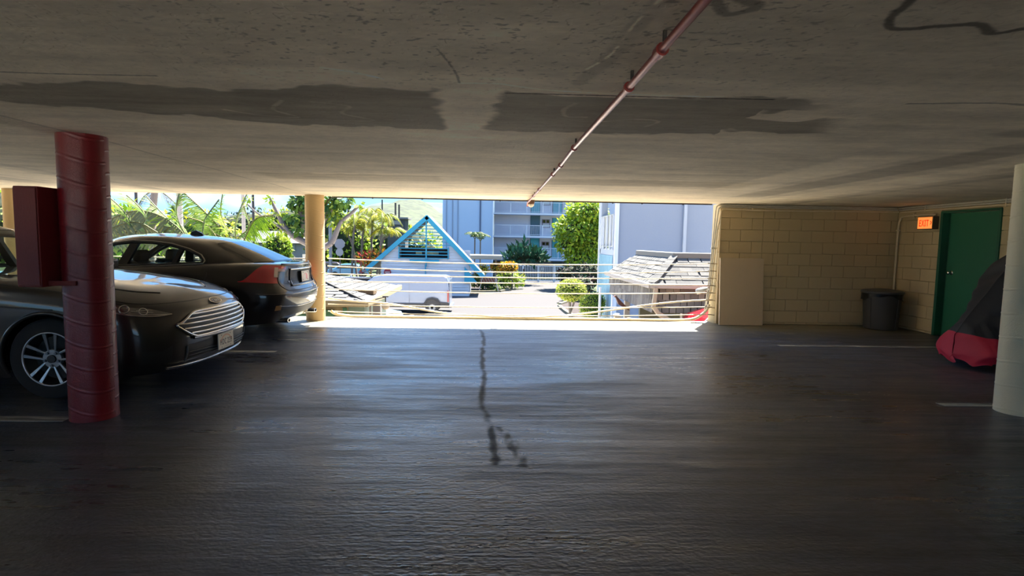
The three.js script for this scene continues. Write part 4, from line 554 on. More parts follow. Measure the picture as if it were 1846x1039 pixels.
// ---------------------------------------------------------------- motorbike under its cover, in the recess by the door
{
  const t = thing('covered_motorbike', 'motorbike under a black and red fabric cover beside the green door', 'motorbike', V(5.44, 0, 6.22));
  // local x runs along the bike from its near wheel into the recess, z across; profile of the ridge and half widths of the drape
  const X = [-0.03, 0.0, 0.05, 0.12, 0.22, 0.32, 0.42, 0.52, 0.6, 0.76, 1.0, 1.35, 1.6, 1.85, 2.0, 2.06], Yt = [0.37, 0.41, 0.5, 0.6, 0.74, 0.87, 1.02, 1.15, 1.36, 1.45, 1.28, 0.98, 0.95, 0.88, 0.7, 0.3], Wb = [0.005, 0.22, 0.36, 0.4, 0.42, 0.4, 0.44, 0.47, 0.48, 0.48, 0.47, 0.46, 0.44, 0.38, 0.25, 0.1], Wt = [0.0, 0.1, 0.14, 0.12, 0.15, 0.22, 0.3, 0.36, 0.34, 0.26, 0.2, 0.18, 0.2, 0.16, 0.1, 0.03];
  const cs = (A, k) => { const i = Math.max(0, Math.min(A.length - 2, Math.floor(k))), f = k - i, p = (j) => A[Math.max(0, Math.min(A.length - 1, j))]; return 0.5 * (2 * p(i) + (p(i + 1) - p(i - 1)) * f + (2 * p(i - 1) - 5 * p(i) + 4 * p(i + 1) - p(i + 2)) * f * f + (3 * p(i) - p(i - 1) - 3 * p(i + 1) + p(i + 2)) * f ** 3); };
  const hem = (k) => 0.065 + 0.018 * Math.sin(k * 1.9) + 0.012 * Math.sin(k * 4.3 + 1);
  const seam = (k) => { const yb = 0.37 + 0.02 * Math.sin(k * 1.3), top = cs(Yt, k); return Math.pow(Math.max(0.02, Math.min(0.96, (top - yb) / (top - 0.065))), 1 / 1.25); };
  const surf = (k, a) => {                                            // a: -1 (hem, near side) .. 0 ridge .. 1 (hem, far side)
    const s = Math.sign(a), q = Math.abs(a), top = cs(Yt, k), low = hem(k + s), y = lerp(top, low, Math.pow(q, 1.25)), w = lerp(0, cs(Wt, k), smooth(0, 0.28, q)) + (cs(Wb, k) - cs(Wt, k)) * smooth(0.15, 0.85, q) - 0.05 * smooth(0.8, 1, q);
    const fold = 0.016 * (fbm(k * 2.1 + 20, q * 3 + s * 7 + k * 0.8, 3) - 0.5) * 2 * smooth(0.05, 0.4, q) + 0.014 * Math.sin(k * 3.4 + q * 5 + s) * smooth(0.3, 1, q) + 0.02 * Math.sin(q * 26 - k * 5) * smooth(0.15, 0.3, q) * smooth(0.62, 0.4, q) * smooth(3, 5, k) * smooth(10, 8, k);
    return new THREE.Vector3(cs(X, k) + 0.4 * fold , y + 0.25 * fold, s * (w + fold));
  };
  const sheetGeo = (a0, a1, off = 0) => { const nk = 150, na = 46, p = [], uv = [], idx = []; for (let i = 0; i <= nk; i++) for (let j = 0; j <= na; j++) { const kk = i / nk * 15, a = lerp(a0(kk), a1(kk), j / na), q = surf(kk, a || 1e-5); p.push(q.x - off * smooth(10, 0, i), q.y, q.z + off * Math.sign(a)); uv.push(q.x + q.z * 0.3, q.y); } for (let i = 0; i < nk; i++) for (let j = 0; j < na; j++) { const a = i * (na + 1) + j, b = a + na + 1; idx.push(a, b, a + 1, b, b + 1, a + 1); } const g = new THREE.BufferGeometry(); g.setAttribute('position', new THREE.Float32BufferAttribute(p, 3)); g.setAttribute('uv', new THREE.Float32BufferAttribute(uv, 2)); g.setIndex(idx); g.computeVertexNormals(); return g; };
  const weave = { bumpMap: rep(GRAIN, 0.12, 0.12), bumpScale: 0.0008, side: THREE.DoubleSide, sheen: 0.4, sheenRoughness: 0.6, sheenColor: new THREE.Color(0.3, 0.3, 0.35) };
  mesh('black_fabric', sheetGeo((k) => -seam(k), (k) => seam(k)), phys(col(0.02, 0.022, 0.027), 0.62, weave), t);
  const red = phys(col(0.5, 0.012, 0.045), 0.6, weave); mesh('red_skirt', sheetGeo(() => -1, (k) => -seam(k) + 0.004, 0.004), red, t); mesh('red_skirt', sheetGeo((k) => seam(k) - 0.004, () => 1, 0.004), red, t);
  for (const x of [0.36, 1.72]) mesh('wheel', new THREE.TorusGeometry(0.24, 0.06, 12, 36).translate(x, 0.3, 0), rubber, t);
}
// ---------------------------------------------------------------- outside: ground, buildings
const G = -2.7, ocol = (r, g, b) => col(r * 0.55, g * 0.55, b * 0.55);   // outdoor paints and plants: colours scaled down to offset the exposure set for the interior
// world point at depth d on the sight line through a pixel of the 1846 x 1039 frame (used to read positions off the photograph)
camera.updateMatrixWorld(true);
function at(u, v, d) { const t = 519.5 / 995.87 * 0 + 1 / 995.87; const q = new THREE.Vector3((u - 923) * t, -(v - 519.5) * t, -1).applyQuaternion(camera.quaternion); q.multiplyScalar(d / -q.z); return V(q.x, q.y + EYE, d); }
const onGround = (u, v, y = G) => { const a = at(u, v, 1); const k = (y - EYE) / (a.y - EYE); return V(a.x * k, y, -a.z * k); };
const sheet = (pts, y, th = 0.06) => { const g = prism(pts.map(([x, d]) => [x, d]), th); return metric(g.rotateX(-Math.PI / 2).translate(0, y - th, 0)); };

const mGrass = rough(ocol(0.045, 0.07, 0.014), 0.95, 2, 0.02), mBounce = rough(col(0.76, 0.7, 0.6), 0.9, 3, 0.004), mAsphalt = rough(ocol(0.06, 0.057, 0.064), 0.92, 1.4, 0.006), mSoil = rough(ocol(0.035, 0.02, 0.02), 0.95, 1.2, 0.03), mConcrete = rough(ocol(0.12, 0.116, 0.11), 0.9, 1.2, 0.004), mKerb = rough(ocol(0.26, 0.23, 0.15), 0.85, 1, 0.004);
struct('ground', metric(box(1600, 0.5, 1600, 0, G - 0.27, 500)), mGrass);
struct('bounce_floor', sheet([[-60, 17], [60, 17], [60, 29], [-60, 29]], G + 0.02), mBounce); struct('bounce_floor', sheet([[-60, -70], [60, -70], [60, -13], [-60, -13]], G + 0.02), mBounce);  // pale unseen ground, added to bounce light onto the garage ceiling
struct('bounce_paving', sheet([[-60, -12.9], [60, -12.9], [60, 16.9], [-60, 16.9]], G + 0.02), rough(col(0.42, 0.34, 0.235), 0.9, 2, 0.004));  // unseen ground, coloured tan to throw warm light on the ceiling edge
struct('driveway', sheet([[-16, 29], [4.25, 29], [4.25, 57.5], [1.9, 57.5], [1.3, 45.5], [0.3, 43.6], [-3, 42.6], [-16, 41]], G + 0.035), mAsphalt);
struct('lane_floor', sheet([[4.25, 36.5], [5.9, 39], [8.5, 57.5], [4.25, 57.5]], G + 0.035), mAsphalt);
struct('planting_bed', sheet([[4.3, 29.05], [9, 29.05], [9, 40], [6.1, 38.6], [4.35, 35]], G + 0.08, 0.1), mSoil);
struct('planting_bed', sheet([[-8.5, 42], [-3, 42.8], [0.2, 43.9], [1.1, 46], [1.8, 53], [-3, 53], [-8.5, 46]], G + 0.09, 0.1), mSoil);
struct('street', sheet([[-90, 40], [-8.6, 41.5], [-8.6, 47], [-24, 66], [-90, 62]], G + 0.03), mConcrete);
struct('lawn', sheet([[-120, 66], [-20, 70], [-20, 84], [-120, 84]], G + 0.05), rough(ocol(0.11, 0.12, 0.02), 0.95, 2, 0.03));
function kerb(pts, label) { const m = mesh('kerb', pts.slice(1).map((p, i) => bar(V(pts[i][0], G + 0.09, pts[i][1]), V(p[0], G + 0.09, p[1]), 0.2, 0.17)), mKerb); return tag(m, label, 'kerb'); }
kerb([[-7, 41.9], [-3.5, 42.5], [-0.8, 43.2], [0.2, 43.6]], 'pale kerb along the planting bed behind the white van');
kerb([[0.55, 43.75], [1.15, 45.2], [1.5, 46.7]], 'sunlit yellowish kerb at the bend of the bed near the striped barricade');
kerb([[1.65, 48], [1.9, 50], [2.3, 52.2]], 'yellowish kerb piece nearest the white gate');
kerb([[4.15, 34.2], [4.2, 31.5], [4.35, 29.4]], 'cream kerb nose of the bed under the round bushes');
kerb([[4.3, 35.1], [5.2, 37.2], [6, 38.6]], 'shaded kerb behind the round bushes');

// ---- gabled pavilion with teal slats
{
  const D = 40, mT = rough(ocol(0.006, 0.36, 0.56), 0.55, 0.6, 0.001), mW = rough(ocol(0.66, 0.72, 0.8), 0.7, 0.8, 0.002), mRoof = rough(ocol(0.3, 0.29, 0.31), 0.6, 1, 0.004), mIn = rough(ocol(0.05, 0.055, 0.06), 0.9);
  const t = thing('pavilion', 'steep gabled pavilion with teal slats and pale lap siding behind the van', 'pavilion'), A = [-4.78, 2.94], kl = 0.896, kr = 1.05, xl = (y) => A[0] - (A[1] - y) / kl, xr = (y) => A[0] + (A[1] - y) / kr;
  mesh('gable_trim', [bar(V(A[0] + 0.06, A[1] + 0.08, D - 0.15), V(xl(-0.85) - 0.1, -0.85, D - 0.15), 0.12, 0.3), bar(V(A[0] - 0.06, A[1] + 0.08, D - 0.15), V(xr(-1.25) + 0.1, -1.25, D - 0.15), 0.12, 0.3), box(0.09, 3.5, 0.08, -4.83, 1.2, D - 0.06), box(2.1, 0.14, 0.16, -4.95, -0.12, D - 0.12), box(0.07, 0.7, 0.08, -4.87, -0.75, D - 0.1), prism([[-0.75, -2.3], [-1.72, -1.1], [-1.72, -2.3]].map(([x, y]) => [x - 0.35, y + 0.6]), 0.1).translate(0, 0, -D)], mT, t);
  for (let k = 0; k < 11; k++) { const y = 0.06 + k * 0.232, wide = y > 0.78, a = wide ? xl(y) + 0.15 : -6.75, b = wide ? xr(y) - 0.15 : -3.28; if (b - a > 0.2) mesh('slat', box(b - a, 0.055, 0.1, (a + b) / 2, y, D - 0.02), mT, t); }
  for (const x of [-6.78, -3.25]) mesh('window_frame', box(0.07, 0.85, 0.1, x, 0.42, D - 0.02), mT, t);
  for (let k = 0, y = -2.66; y < 1.2; k++, y += 0.21) {
    const L = Math.max(xl(y) + 0.15, -8.06), R = Math.min(xr(y) - 0.15, -1.72), segs = y < -0.02 ? [[L, R]] : y < 0.75 ? [[L, -6.8], [-3.2, R]] : [];
    for (const [a, b] of segs) if (b - a > 0.12) { mesh('siding_board', box(b - a, 0.2, 0.03).rotateX(-0.12).translate((a + b) / 2, y + 0.1, -(D + 0.05)), mW, t); }
  }
  mesh('wall', [box(0.12, 2.2, 3, -8.0, -1.6, D + 1.7), box(0.12, 1.6, 3, -1.78, -1.9, D + 1.7), box(6.2, 3.3, 0.1, -4.9, -1.05, D + 3.1)], mW, t);
  mesh('inner_floor', box(6, 0.1, 3, -4.9, -0.05, D + 1.6), mIn, t);
  mesh('inner_partition', [box(3.4, 0.78, 0.06, -5.1, 0.38, D + 1.1)], std(ocol(0.02, 0.022, 0.026), 0.9), t);
  for (const [a, y0, w, h] of [[-5.5, 0.25, 0.45, 0.28], [-4.55, 0.25, 1, 0.26]]) mesh('inner_window', box(w, h, 0.02, a, y0 + 0.14, D + 1.05), rough(ocol(0.4, 0.44, 0.26), 0.8), t);
  const slab = (s) => { const f = s < 0 ? [xl(-1.1), -1.1] : [xr(-1.35), -1.35]; return bar(V((A[0] + f[0]) / 2, (A[1] + f[1]) / 2 + 0.12, D - 0.1), V((A[0] + f[0]) / 2, (A[1] + f[1]) / 2 + 0.12, D + 3.2), Math.hypot(A[0] - f[0], A[1] - f[1]), 0.12, new THREE.Vector3(-(f[1] - A[1]) * s, (f[0] - A[0]) * s, 0).normalize()); };
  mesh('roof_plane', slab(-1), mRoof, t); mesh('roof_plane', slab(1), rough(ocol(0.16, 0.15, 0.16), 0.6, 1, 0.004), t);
  for (let k = 1; k < 6; k++) mesh('roof_patch', bar(V(A[0] + k * 0.62, A[1] - k * 0.65 + 0.19, D + 0.4), V(A[0] + k * 0.62, A[1] - k * 0.65 + 0.19, D + 2.8), 0.12, 0.02, new THREE.Vector3(0.72, 0.69, 0)), rough(ocol(0.12, 0.1, 0.12), 0.8), t);
  mesh('canopy', [rbox(3.2, 0.34, 2.4, 0.06, -0.9, 0.05, D + 6), box(0.14, 2.6, 0.14, 0.2, -1.4, D + 6)], rough(ocol(0.34, 0.33, 0.28), 0.6), t);
  const s = thing('no_entry_sign', 'small red no-entry disc on the pavilion wall above the van roof', 'sign', V(-7.6, -1.0, D - 0.02));
  mesh('plate', new THREE.CylinderGeometry(0.26, 0.26, 0.02, 24).rotateX(Math.PI / 2), std(ocol(0.35, 0.01, 0.03), 0.5), s); mesh('bar_mark', box(0.36, 0.09, 0.02, 0, 0, -0.012), std(ocol(0.5, 0.45, 0.45), 0.5), s); mesh('post', box(0.05, 1.7, 0.04, 0, -0.85, 0.03), std(ocol(0.3, 0.3, 0.3), 0.6), s);
}
// ---- walk-up apartment block, left
const mWallA = rough(ocol(0.5, 0.66, 0.88), 0.85, 2, 0.003), mWhite = std(ocol(0.85, 0.9, 1.0), 0.55), mTeal = std(ocol(0.01, 0.4, 0.52), 0.5);
{
  const t = thing('apartment_building', 'tall pale blue apartment block with open walkways and teal doors', 'building');
  mesh('end_wall', metric(box(5.65, 16, 9, -2.87, 5.3, 66.5)), mWallA, t);
  mesh('gable_wall', metric(join([box(16, 16, 0.3, 8, 5.3, 67.15), box(16, 0.3, 3, 8, 13, 66)])), rough(ocol(0.78, 0.8, 0.95), 0.85, 2, 0.003), t);
  for (const u of [805, 816, 825.5, 866]) { const a = at(u, 380, 61.9); mesh('wall_pipe', box(u === 866 ? 0.16 : 0.07, 9, 0.08, a.x, u === 866 ? 6.9 : 4, 61.95), rough(u === 866 ? ocol(0.1, 0.14, 0.24) : ocol(0.3, 0.36, 0.48), 0.7), t); }
  mesh('corner_strip', box(0.14, 15, 0.1, -0.1, 4.8, 61.97), mWhite, t);
  for (let f = 0; f < 5; f++) {
    const y = -0.72 + f * 2.68;
    mesh('walkway_slab', box(11.6, 0.2, 1.75, 5.75, y + 0.0, 66.2), mWhite, t);
    mesh('soffit_edge', box(11.6, 0.1, 0.06, 5.75, y - 0.12, 65.36), std(ocol(0.2, 0.26, 0.4), 0.7), t);
    const r = mesh('railing', [box(11.5, 0.06, 0.06, 5.75, y + 1.33, 65.45), box(11.5, 0.05, 0.05, 5.75, y + 0.22, 65.45)], mWhite, t);
    for (let x = 0.05; x < 11.6; x += 1.9) mesh('post', box(0.07, 1.3, 0.07, x, y + 0.72, 65.44), mWhite, r);
    const bl = []; for (let x = 0.1; x < 11.5; x += 0.16) bl.push(box(0.03, 1.1, 0.03, x, y + 0.78, 65.45)); mesh('balusters', bl, mWhite, r).userData.kind = 'stuff';
    if (f < 4) {
      for (const [x, w, h, m] of [[4.98, 1.08, 2.46, f === 1 ? std(ocol(0.03, 0.13, 0.2), 0.5) : mTeal], [7.63, 1.12, 2.2, mTeal]]) { const d = mesh('door', box(w, h, 0.1, x, y + 0.1 + h / 2, 66.97), m, t); mesh('door_frame', [box(0.07, h + 0.07, 0.13, x - w / 2, y + 0.1 + h / 2, 66.96), box(0.07, h + 0.07, 0.13, x + w / 2, y + 0.1 + h / 2, 66.96)], std(ocol(0.02, 0.12, 0.17), 0.6), d); }
      const w = mesh('window', box(0.98, 1.02, 0.08, 6.28, y + 1.62, 66.98), std(ocol(0.26, 0.2, 0.26), 0.6), t);
      for (const x of [6.06, 6.5]) mesh('pane', box(0.3, 0.32, 0.02, x, y + 1.88, 66.93), phys(0x04060a, 0.1), w); mesh('pane', box(0.78, 0.44, 0.02, 6.28, y + 1.42, 66.93), std(ocol(0.6, 0.62, 0.66), 0.4), w);
    }
  }
  mesh('lower_wall', metric(box(11.6, 1.9, 0.2, 5.75, -1.8, 66.6)), rough(ocol(0.2, 0.19, 0.2), 0.9), t); mesh('door', box(1.1, 1.8, 0.1, 7.7, -1.8, 66.46), std(ocol(0.01, 0.07, 0.09), 0.5), t);
}
// ---- apartment block, right
{
  const X = 5.28, D0 = 24, D1 = 27.3, t = thing('apartment_building', 'pale lilac blank apartment wall on the right with a white drainpipe', 'building');
  mesh('front_wall', metric(box(9.5, 15.2, 0.3, X + 4.75, 4.9, D0 + 0.15)), rough(ocol(0.35, 0.4, 0.5), 0.85, 2, 0.003), t);
  mesh('side_wall', metric(join([box(0.25, 3.7, D1 - D0 - 0.3, X + 0.13, -0.85, (D0 + D1) / 2 + 0.15), box(0.25, 8.4, D1 - D0 - 0.3, X + 0.95, 5.2, (D0 + D1) / 2 + 0.15), box(1.2, 0.2, D1 - D0 - 0.3, X + 0.6, 0.98, (D0 + D1) / 2 + 0.15), box(1.2, 0.2, D1 - D0 - 0.3, X + 0.6, 4.6, (D0 + D1) / 2 + 0.15), box(0.3, 12, 0.3, X + 0.15, 6.5, D1)])), rough(ocol(0.45, 0.52, 0.62), 0.85, 2, 0.003), t);
  for (let d = D0 + 0.45; d < D1; d += 0.3) mesh('panel', box(0.03, 3.45, 0.27, X - 0.01, -0.92, d), rough(ocol(0.24, 0.46, 0.6), 0.75, 1, 0.002), t);
  mesh('corner_strip', [box(0.16, 15, 0.12, X + 0.06, 4.9, D0 - 0.03), box(0.1, 15, 0.14, X - 0.02, 4.9, D1 + 0.1)], mWhite, t);
  mesh('drainpipe', box(0.13, 15, 0.1, 8.32, 4.9, D0 - 0.05), std(ocol(0.55, 0.6, 0.68), 0.5), t);
  const r = mesh('railing', [box(0.06, 0.06, D1 - D0 - 0.4, X + 0.02, 2.62, (D0 + D1) / 2 + 0.1), box(0.05, 0.05, D1 - D0 - 0.4, X + 0.02, 1.22, (D0 + D1) / 2 + 0.1), box(0.02, 1.36, D1 - D0 - 0.45, X + 0.07, 1.92, (D0 + D1) / 2 + 0.1)], std(ocol(0.46, 0.48, 0.46), 0.6), t);
  for (const d of [D0 + 0.4, D0 + 1.0, D0 + 1.75, D0 + 2.6, D1 - 0.25]) mesh('post', box(0.07, 1.55, 0.07, X, 1.85, d), mWhite, r);
}
// ---- shingle helper: rows of single tiles on a sloping plane given by its lower left corner, direction along, direction up
const shingleMats = [[0.13, 0.13, 0.13], [0.105, 0.105, 0.108], [0.15, 0.148, 0.145], [0.118, 0.12, 0.122]].map((c) => rough(ocol(...c), 0.92, 0.3, 0.004));
function tiles(parent, o, along, up, rows, expo, w, rnd, clip, mats, th = 0.022) {
  const n = along.clone().cross(up).normalize(); if (n.y < 0) n.negate(); const mt = new THREE.Matrix4(), cache = [0.86, 1, 1.12].map((k) => new THREE.BoxGeometry(w * k - 0.008, expo * 1.12, th));
  const L = clip.len; let cnt = 0;
  for (let r = 0; r < rows; r++) for (let s = -(r % 2) * w * 0.5; s < L; s += w) {
    const c = s + w / 2, [a, b] = clip.range(r + 0.5); if (c < a || c > b) continue; if (cnt++ > 290) return;
    const g = cache[Math.floor(rnd() * 3)], p = o.clone().addScaledVector(along, c).addScaledVector(up, (r + 0.55) * expo).addScaledVector(n, th * 0.6 + rnd() * 0.006);
    const x = along.clone(), y = up.clone().applyAxisAngle(along, 0), z = x.clone().cross(y); mt.makeBasis(x, y, z);
    const m = mesh('shingle', g, mats[Math.floor(rnd() * mats.length)], parent); m.position.copy(p); m.quaternion.setFromRotationMatrix(mt); m.rotateX(z.dot(n) > 0 ? -0.07 : 0.07);
  }
}
{ // mansard-roofed shelter, right foreground
  const t = thing('shelter', 'shingled mansard shelter with white gutters in front of the right apartment wall', 'shelter'), rnd = mulberry(5);
  const Xc = 3.72, Dn = 12.75, Df = 17.75, ye = 0.4, yt = 1.0, ins = 0.7, XE = 10;
  const P = (x, y, d) => V(x, y, d);
  mesh('roof_deck', quadGeo([[P(Xc, ye, Df), P(Xc, ye, Dn), P(Xc + ins, yt, Dn + ins), P(Xc + ins, yt, Df - ins)], [P(Xc, ye, Dn), P(XE, ye, Dn), P(XE, yt, Dn + ins), P(Xc + ins, yt, Dn + ins)], [P(XE, ye, Df), P(Xc, ye, Df), P(Xc + ins, yt, Df - ins), P(XE, yt, Df - ins)], [P(Xc + ins, yt, Dn + ins), P(XE, yt, Dn + ins), P(XE, yt, Df - ins), P(Xc + ins, yt, Df - ins)], [P(Xc, ye, Dn), P(Xc, ye, Df), P(XE, ye, Df), P(XE, ye, Dn)]]), rough(ocol(0.07, 0.07, 0.075), 0.95), t);
  const slope = Math.hypot(ins, yt - ye), rows = 6, ex = slope / rows;
  const upL = new THREE.Vector3(ins, yt - ye, 0).normalize(), upF = new THREE.Vector3(0, yt - ye, -ins).normalize();
  tiles(t, P(Xc, ye, Df), new THREE.Vector3(0, 0, 1), upL, rows, ex, 0.21, rnd, { len: Df - Dn, range: (r) => [r / rows * ins, Df - Dn - r / rows * ins] }, shingleMats);
  tiles(t, P(Xc, ye, Dn), new THREE.Vector3(1, 0, 0), upF, rows, ex, 0.3, rnd, { len: 3.2, range: (r) => [r / rows * ins, 3.2] }, shingleMats);
  { const h0 = P(Xc, ye + 0.05, Dn), h1 = P(Xc + ins, yt + 0.05, Dn + ins); for (let k = 0; k < 7; k++) mesh('hip_tile', bar(h0.clone().lerp(h1, k / 7 + 0.005), h0.clone().lerp(h1, (k + 1) / 7 + 0.03), 0.2, 0.02, new THREE.Vector3(-0.45, 0.8, 0.45).normalize()), shingleMats[k % 3], t); }
  const mW = rough(ocol(0.4, 0.38, 0.38), 0.6, 1, 0.002);
  mesh('roof_curb', [rbox(XE - Xc - ins, 0.15, 0.22, 0.03, (Xc + ins + XE) / 2, yt + 0.08, Dn + ins + 0.1), rbox(0.22, 0.15, Df - Dn - 2 * ins, 0.03, Xc + ins + 0.1, yt + 0.08, (Dn + Df) / 2)], rough(ocol(0.2, 0.195, 0.18), 0.7), t);
  mesh('gutter', [rbox(0.1, 0.11, Df - Dn + 0.16, 0.015, Xc - 0.06, ye - 0.02, (Dn + Df) / 2), rbox(XE - Xc + 0.1, 0.11, 0.1, 0.015, (Xc + XE) / 2 - 0.02, ye - 0.02, Dn - 0.06)], mW, t);
  mesh('skirt_core', [box(0.08, 0.62, Df - Dn - 0.2, Xc + 0.12, ye - 0.36, (Dn + Df) / 2), box(XE - Xc - 0.1, 0.62, 0.08, (Xc + XE) / 2 + 0.1, ye - 0.36, Dn + 0.14)], rough(ocol(0.06, 0.06, 0.062), 0.95), t);
  const up = new THREE.Vector3(0, 1, 0), sk = [[0.2, 0.2, 0.21], [0.15, 0.15, 0.16], [0.27, 0.27, 0.27], [0.17, 0.17, 0.18]].map((c) => rough(ocol(...c), 0.92, 0.3, 0.004));
  tiles(t, P(Xc + 0.07, ye - 0.66, Df - 0.1), new THREE.Vector3(0, 0, 1), up, 2, 0.3, 0.13, rnd, { len: Df - Dn - 0.2, range: () => [0, Df - Dn - 0.2] }, sk);
  tiles(t, P(Xc + 0.1, ye - 0.66, Dn + 0.09), new THREE.Vector3(1, 0, 0), up, 4, 0.15, 0.17, rnd, { len: 3, range: () => [0, 3] }, sk);
  mesh('downspout', [bar(P(Xc + 0.06, ye - 0.05, Dn - 0.08), P(Xc + 0.02, ye - 0.52, Dn - 0.08), 0.1, 0.08, new THREE.Vector3(1, 0, 0)), bar(P(Xc + 0.02, ye - 0.5, Dn - 0.08), P(Xc + 0.16, ye - 0.68, Dn - 0.06), 0.1, 0.08), bar(P(Xc + 0.14, ye - 0.66, Dn - 0.06), P(Xc + 0.62, ye - 0.92, Dn + 0.3), 0.1, 0.09), bar(P(Xc + 0.6, ye - 0.9, Dn + 0.3), P(Xc + 0.64, G, Dn + 0.34), 0.1, 0.1, new THREE.Vector3(1, 0, 0))], rough(ocol(0.42, 0.37, 0.3), 0.6), t);
  for (const [x, d] of [[Xc + 1.0, Dn + 0.6], [Xc + 0.5, Df - 0.6], [8.6, Dn + 0.6], [8.6, Df - 0.6]]) mesh('post', box(0.16, 2.6, 0.16, x, G + 1.3, d), mW, t);
  mesh('back_wall', metric(box(5, 2.2, 0.15, 7.2, G + 1.1, Df - 0.3)), rough(ocol(0.17, 0.17, 0.12), 0.9), t);
  const l = thing('lantern', 'small white-capped lantern on a post under the shelter edge', 'lamp', V(3.3, G, 14.4));
  mesh('post', box(0.07, 1.95, 0.07, 0, 0.97, 0), mW, l); mesh('glass', box(0.16, 0.16, 0.16, 0, 2.05, 0), rough(ocol(0.4, 0.36, 0.24), 0.5), l); mesh('cap', [box(0.2, 0.04, 0.2, 0, 2.16, 0), box(0.12, 0.03, 0.12, 0, 2.19, 0)], mWhite, l);
  tag(mesh('timber_brace', prism([[0, 0], [0.1, -0.02], [0.22, -0.3], [0.7, -0.55], [0.7, -0.5], [0.35, -0.18], [0.1, 0.06]], 0.12).scale(0.65, 0.7, 1).translate(3.38, -0.14, -15.4), rough(ocol(0.1, 0.028, 0.016), 0.7)), 'dark reddish timber brace curving under the shelter edge', 'brace');
  for (const [u, h] of [[1082, 'nearer'], [1104.5, 'farther']]) { const a = at(u, 518, u === 1082 ? 19 : 20.5); tag(mesh('white_pole', rod(V(a.x, G, -a.z), V(a.x, a.y, -a.z), 0.045), mWhite), h === 'nearer' ? 'slim white pole left of the pale blue panels, beside the round bush' : 'slim white pole right of the pale blue panels, beside the shelter skirt', 'pole'); }
  const f = thing('floodlight', 'white bullet floodlight clamped low on the wall end', 'lamp', V(3.74, 0.5, 9.66));
  mesh('housing', new THREE.LatheGeometry([[0.0001, -0.02], [0.05, 0], [0.055, 0.05], [0.045, 0.13], [0.02, 0.2], [0.0001, 0.2]].map(([a, b]) => new THREE.Vector2(a, b)), 20).rotateZ(-1.2).translate(-0.12, 0.02, 0), std(ocol(0.6, 0.62, 0.66), 0.4), f); mesh('mount', rod(new THREE.Vector3(0.02, 0.06, 0), new THREE.Vector3(0.12, 0.06, 0), 0.015), mWhite, f);
}
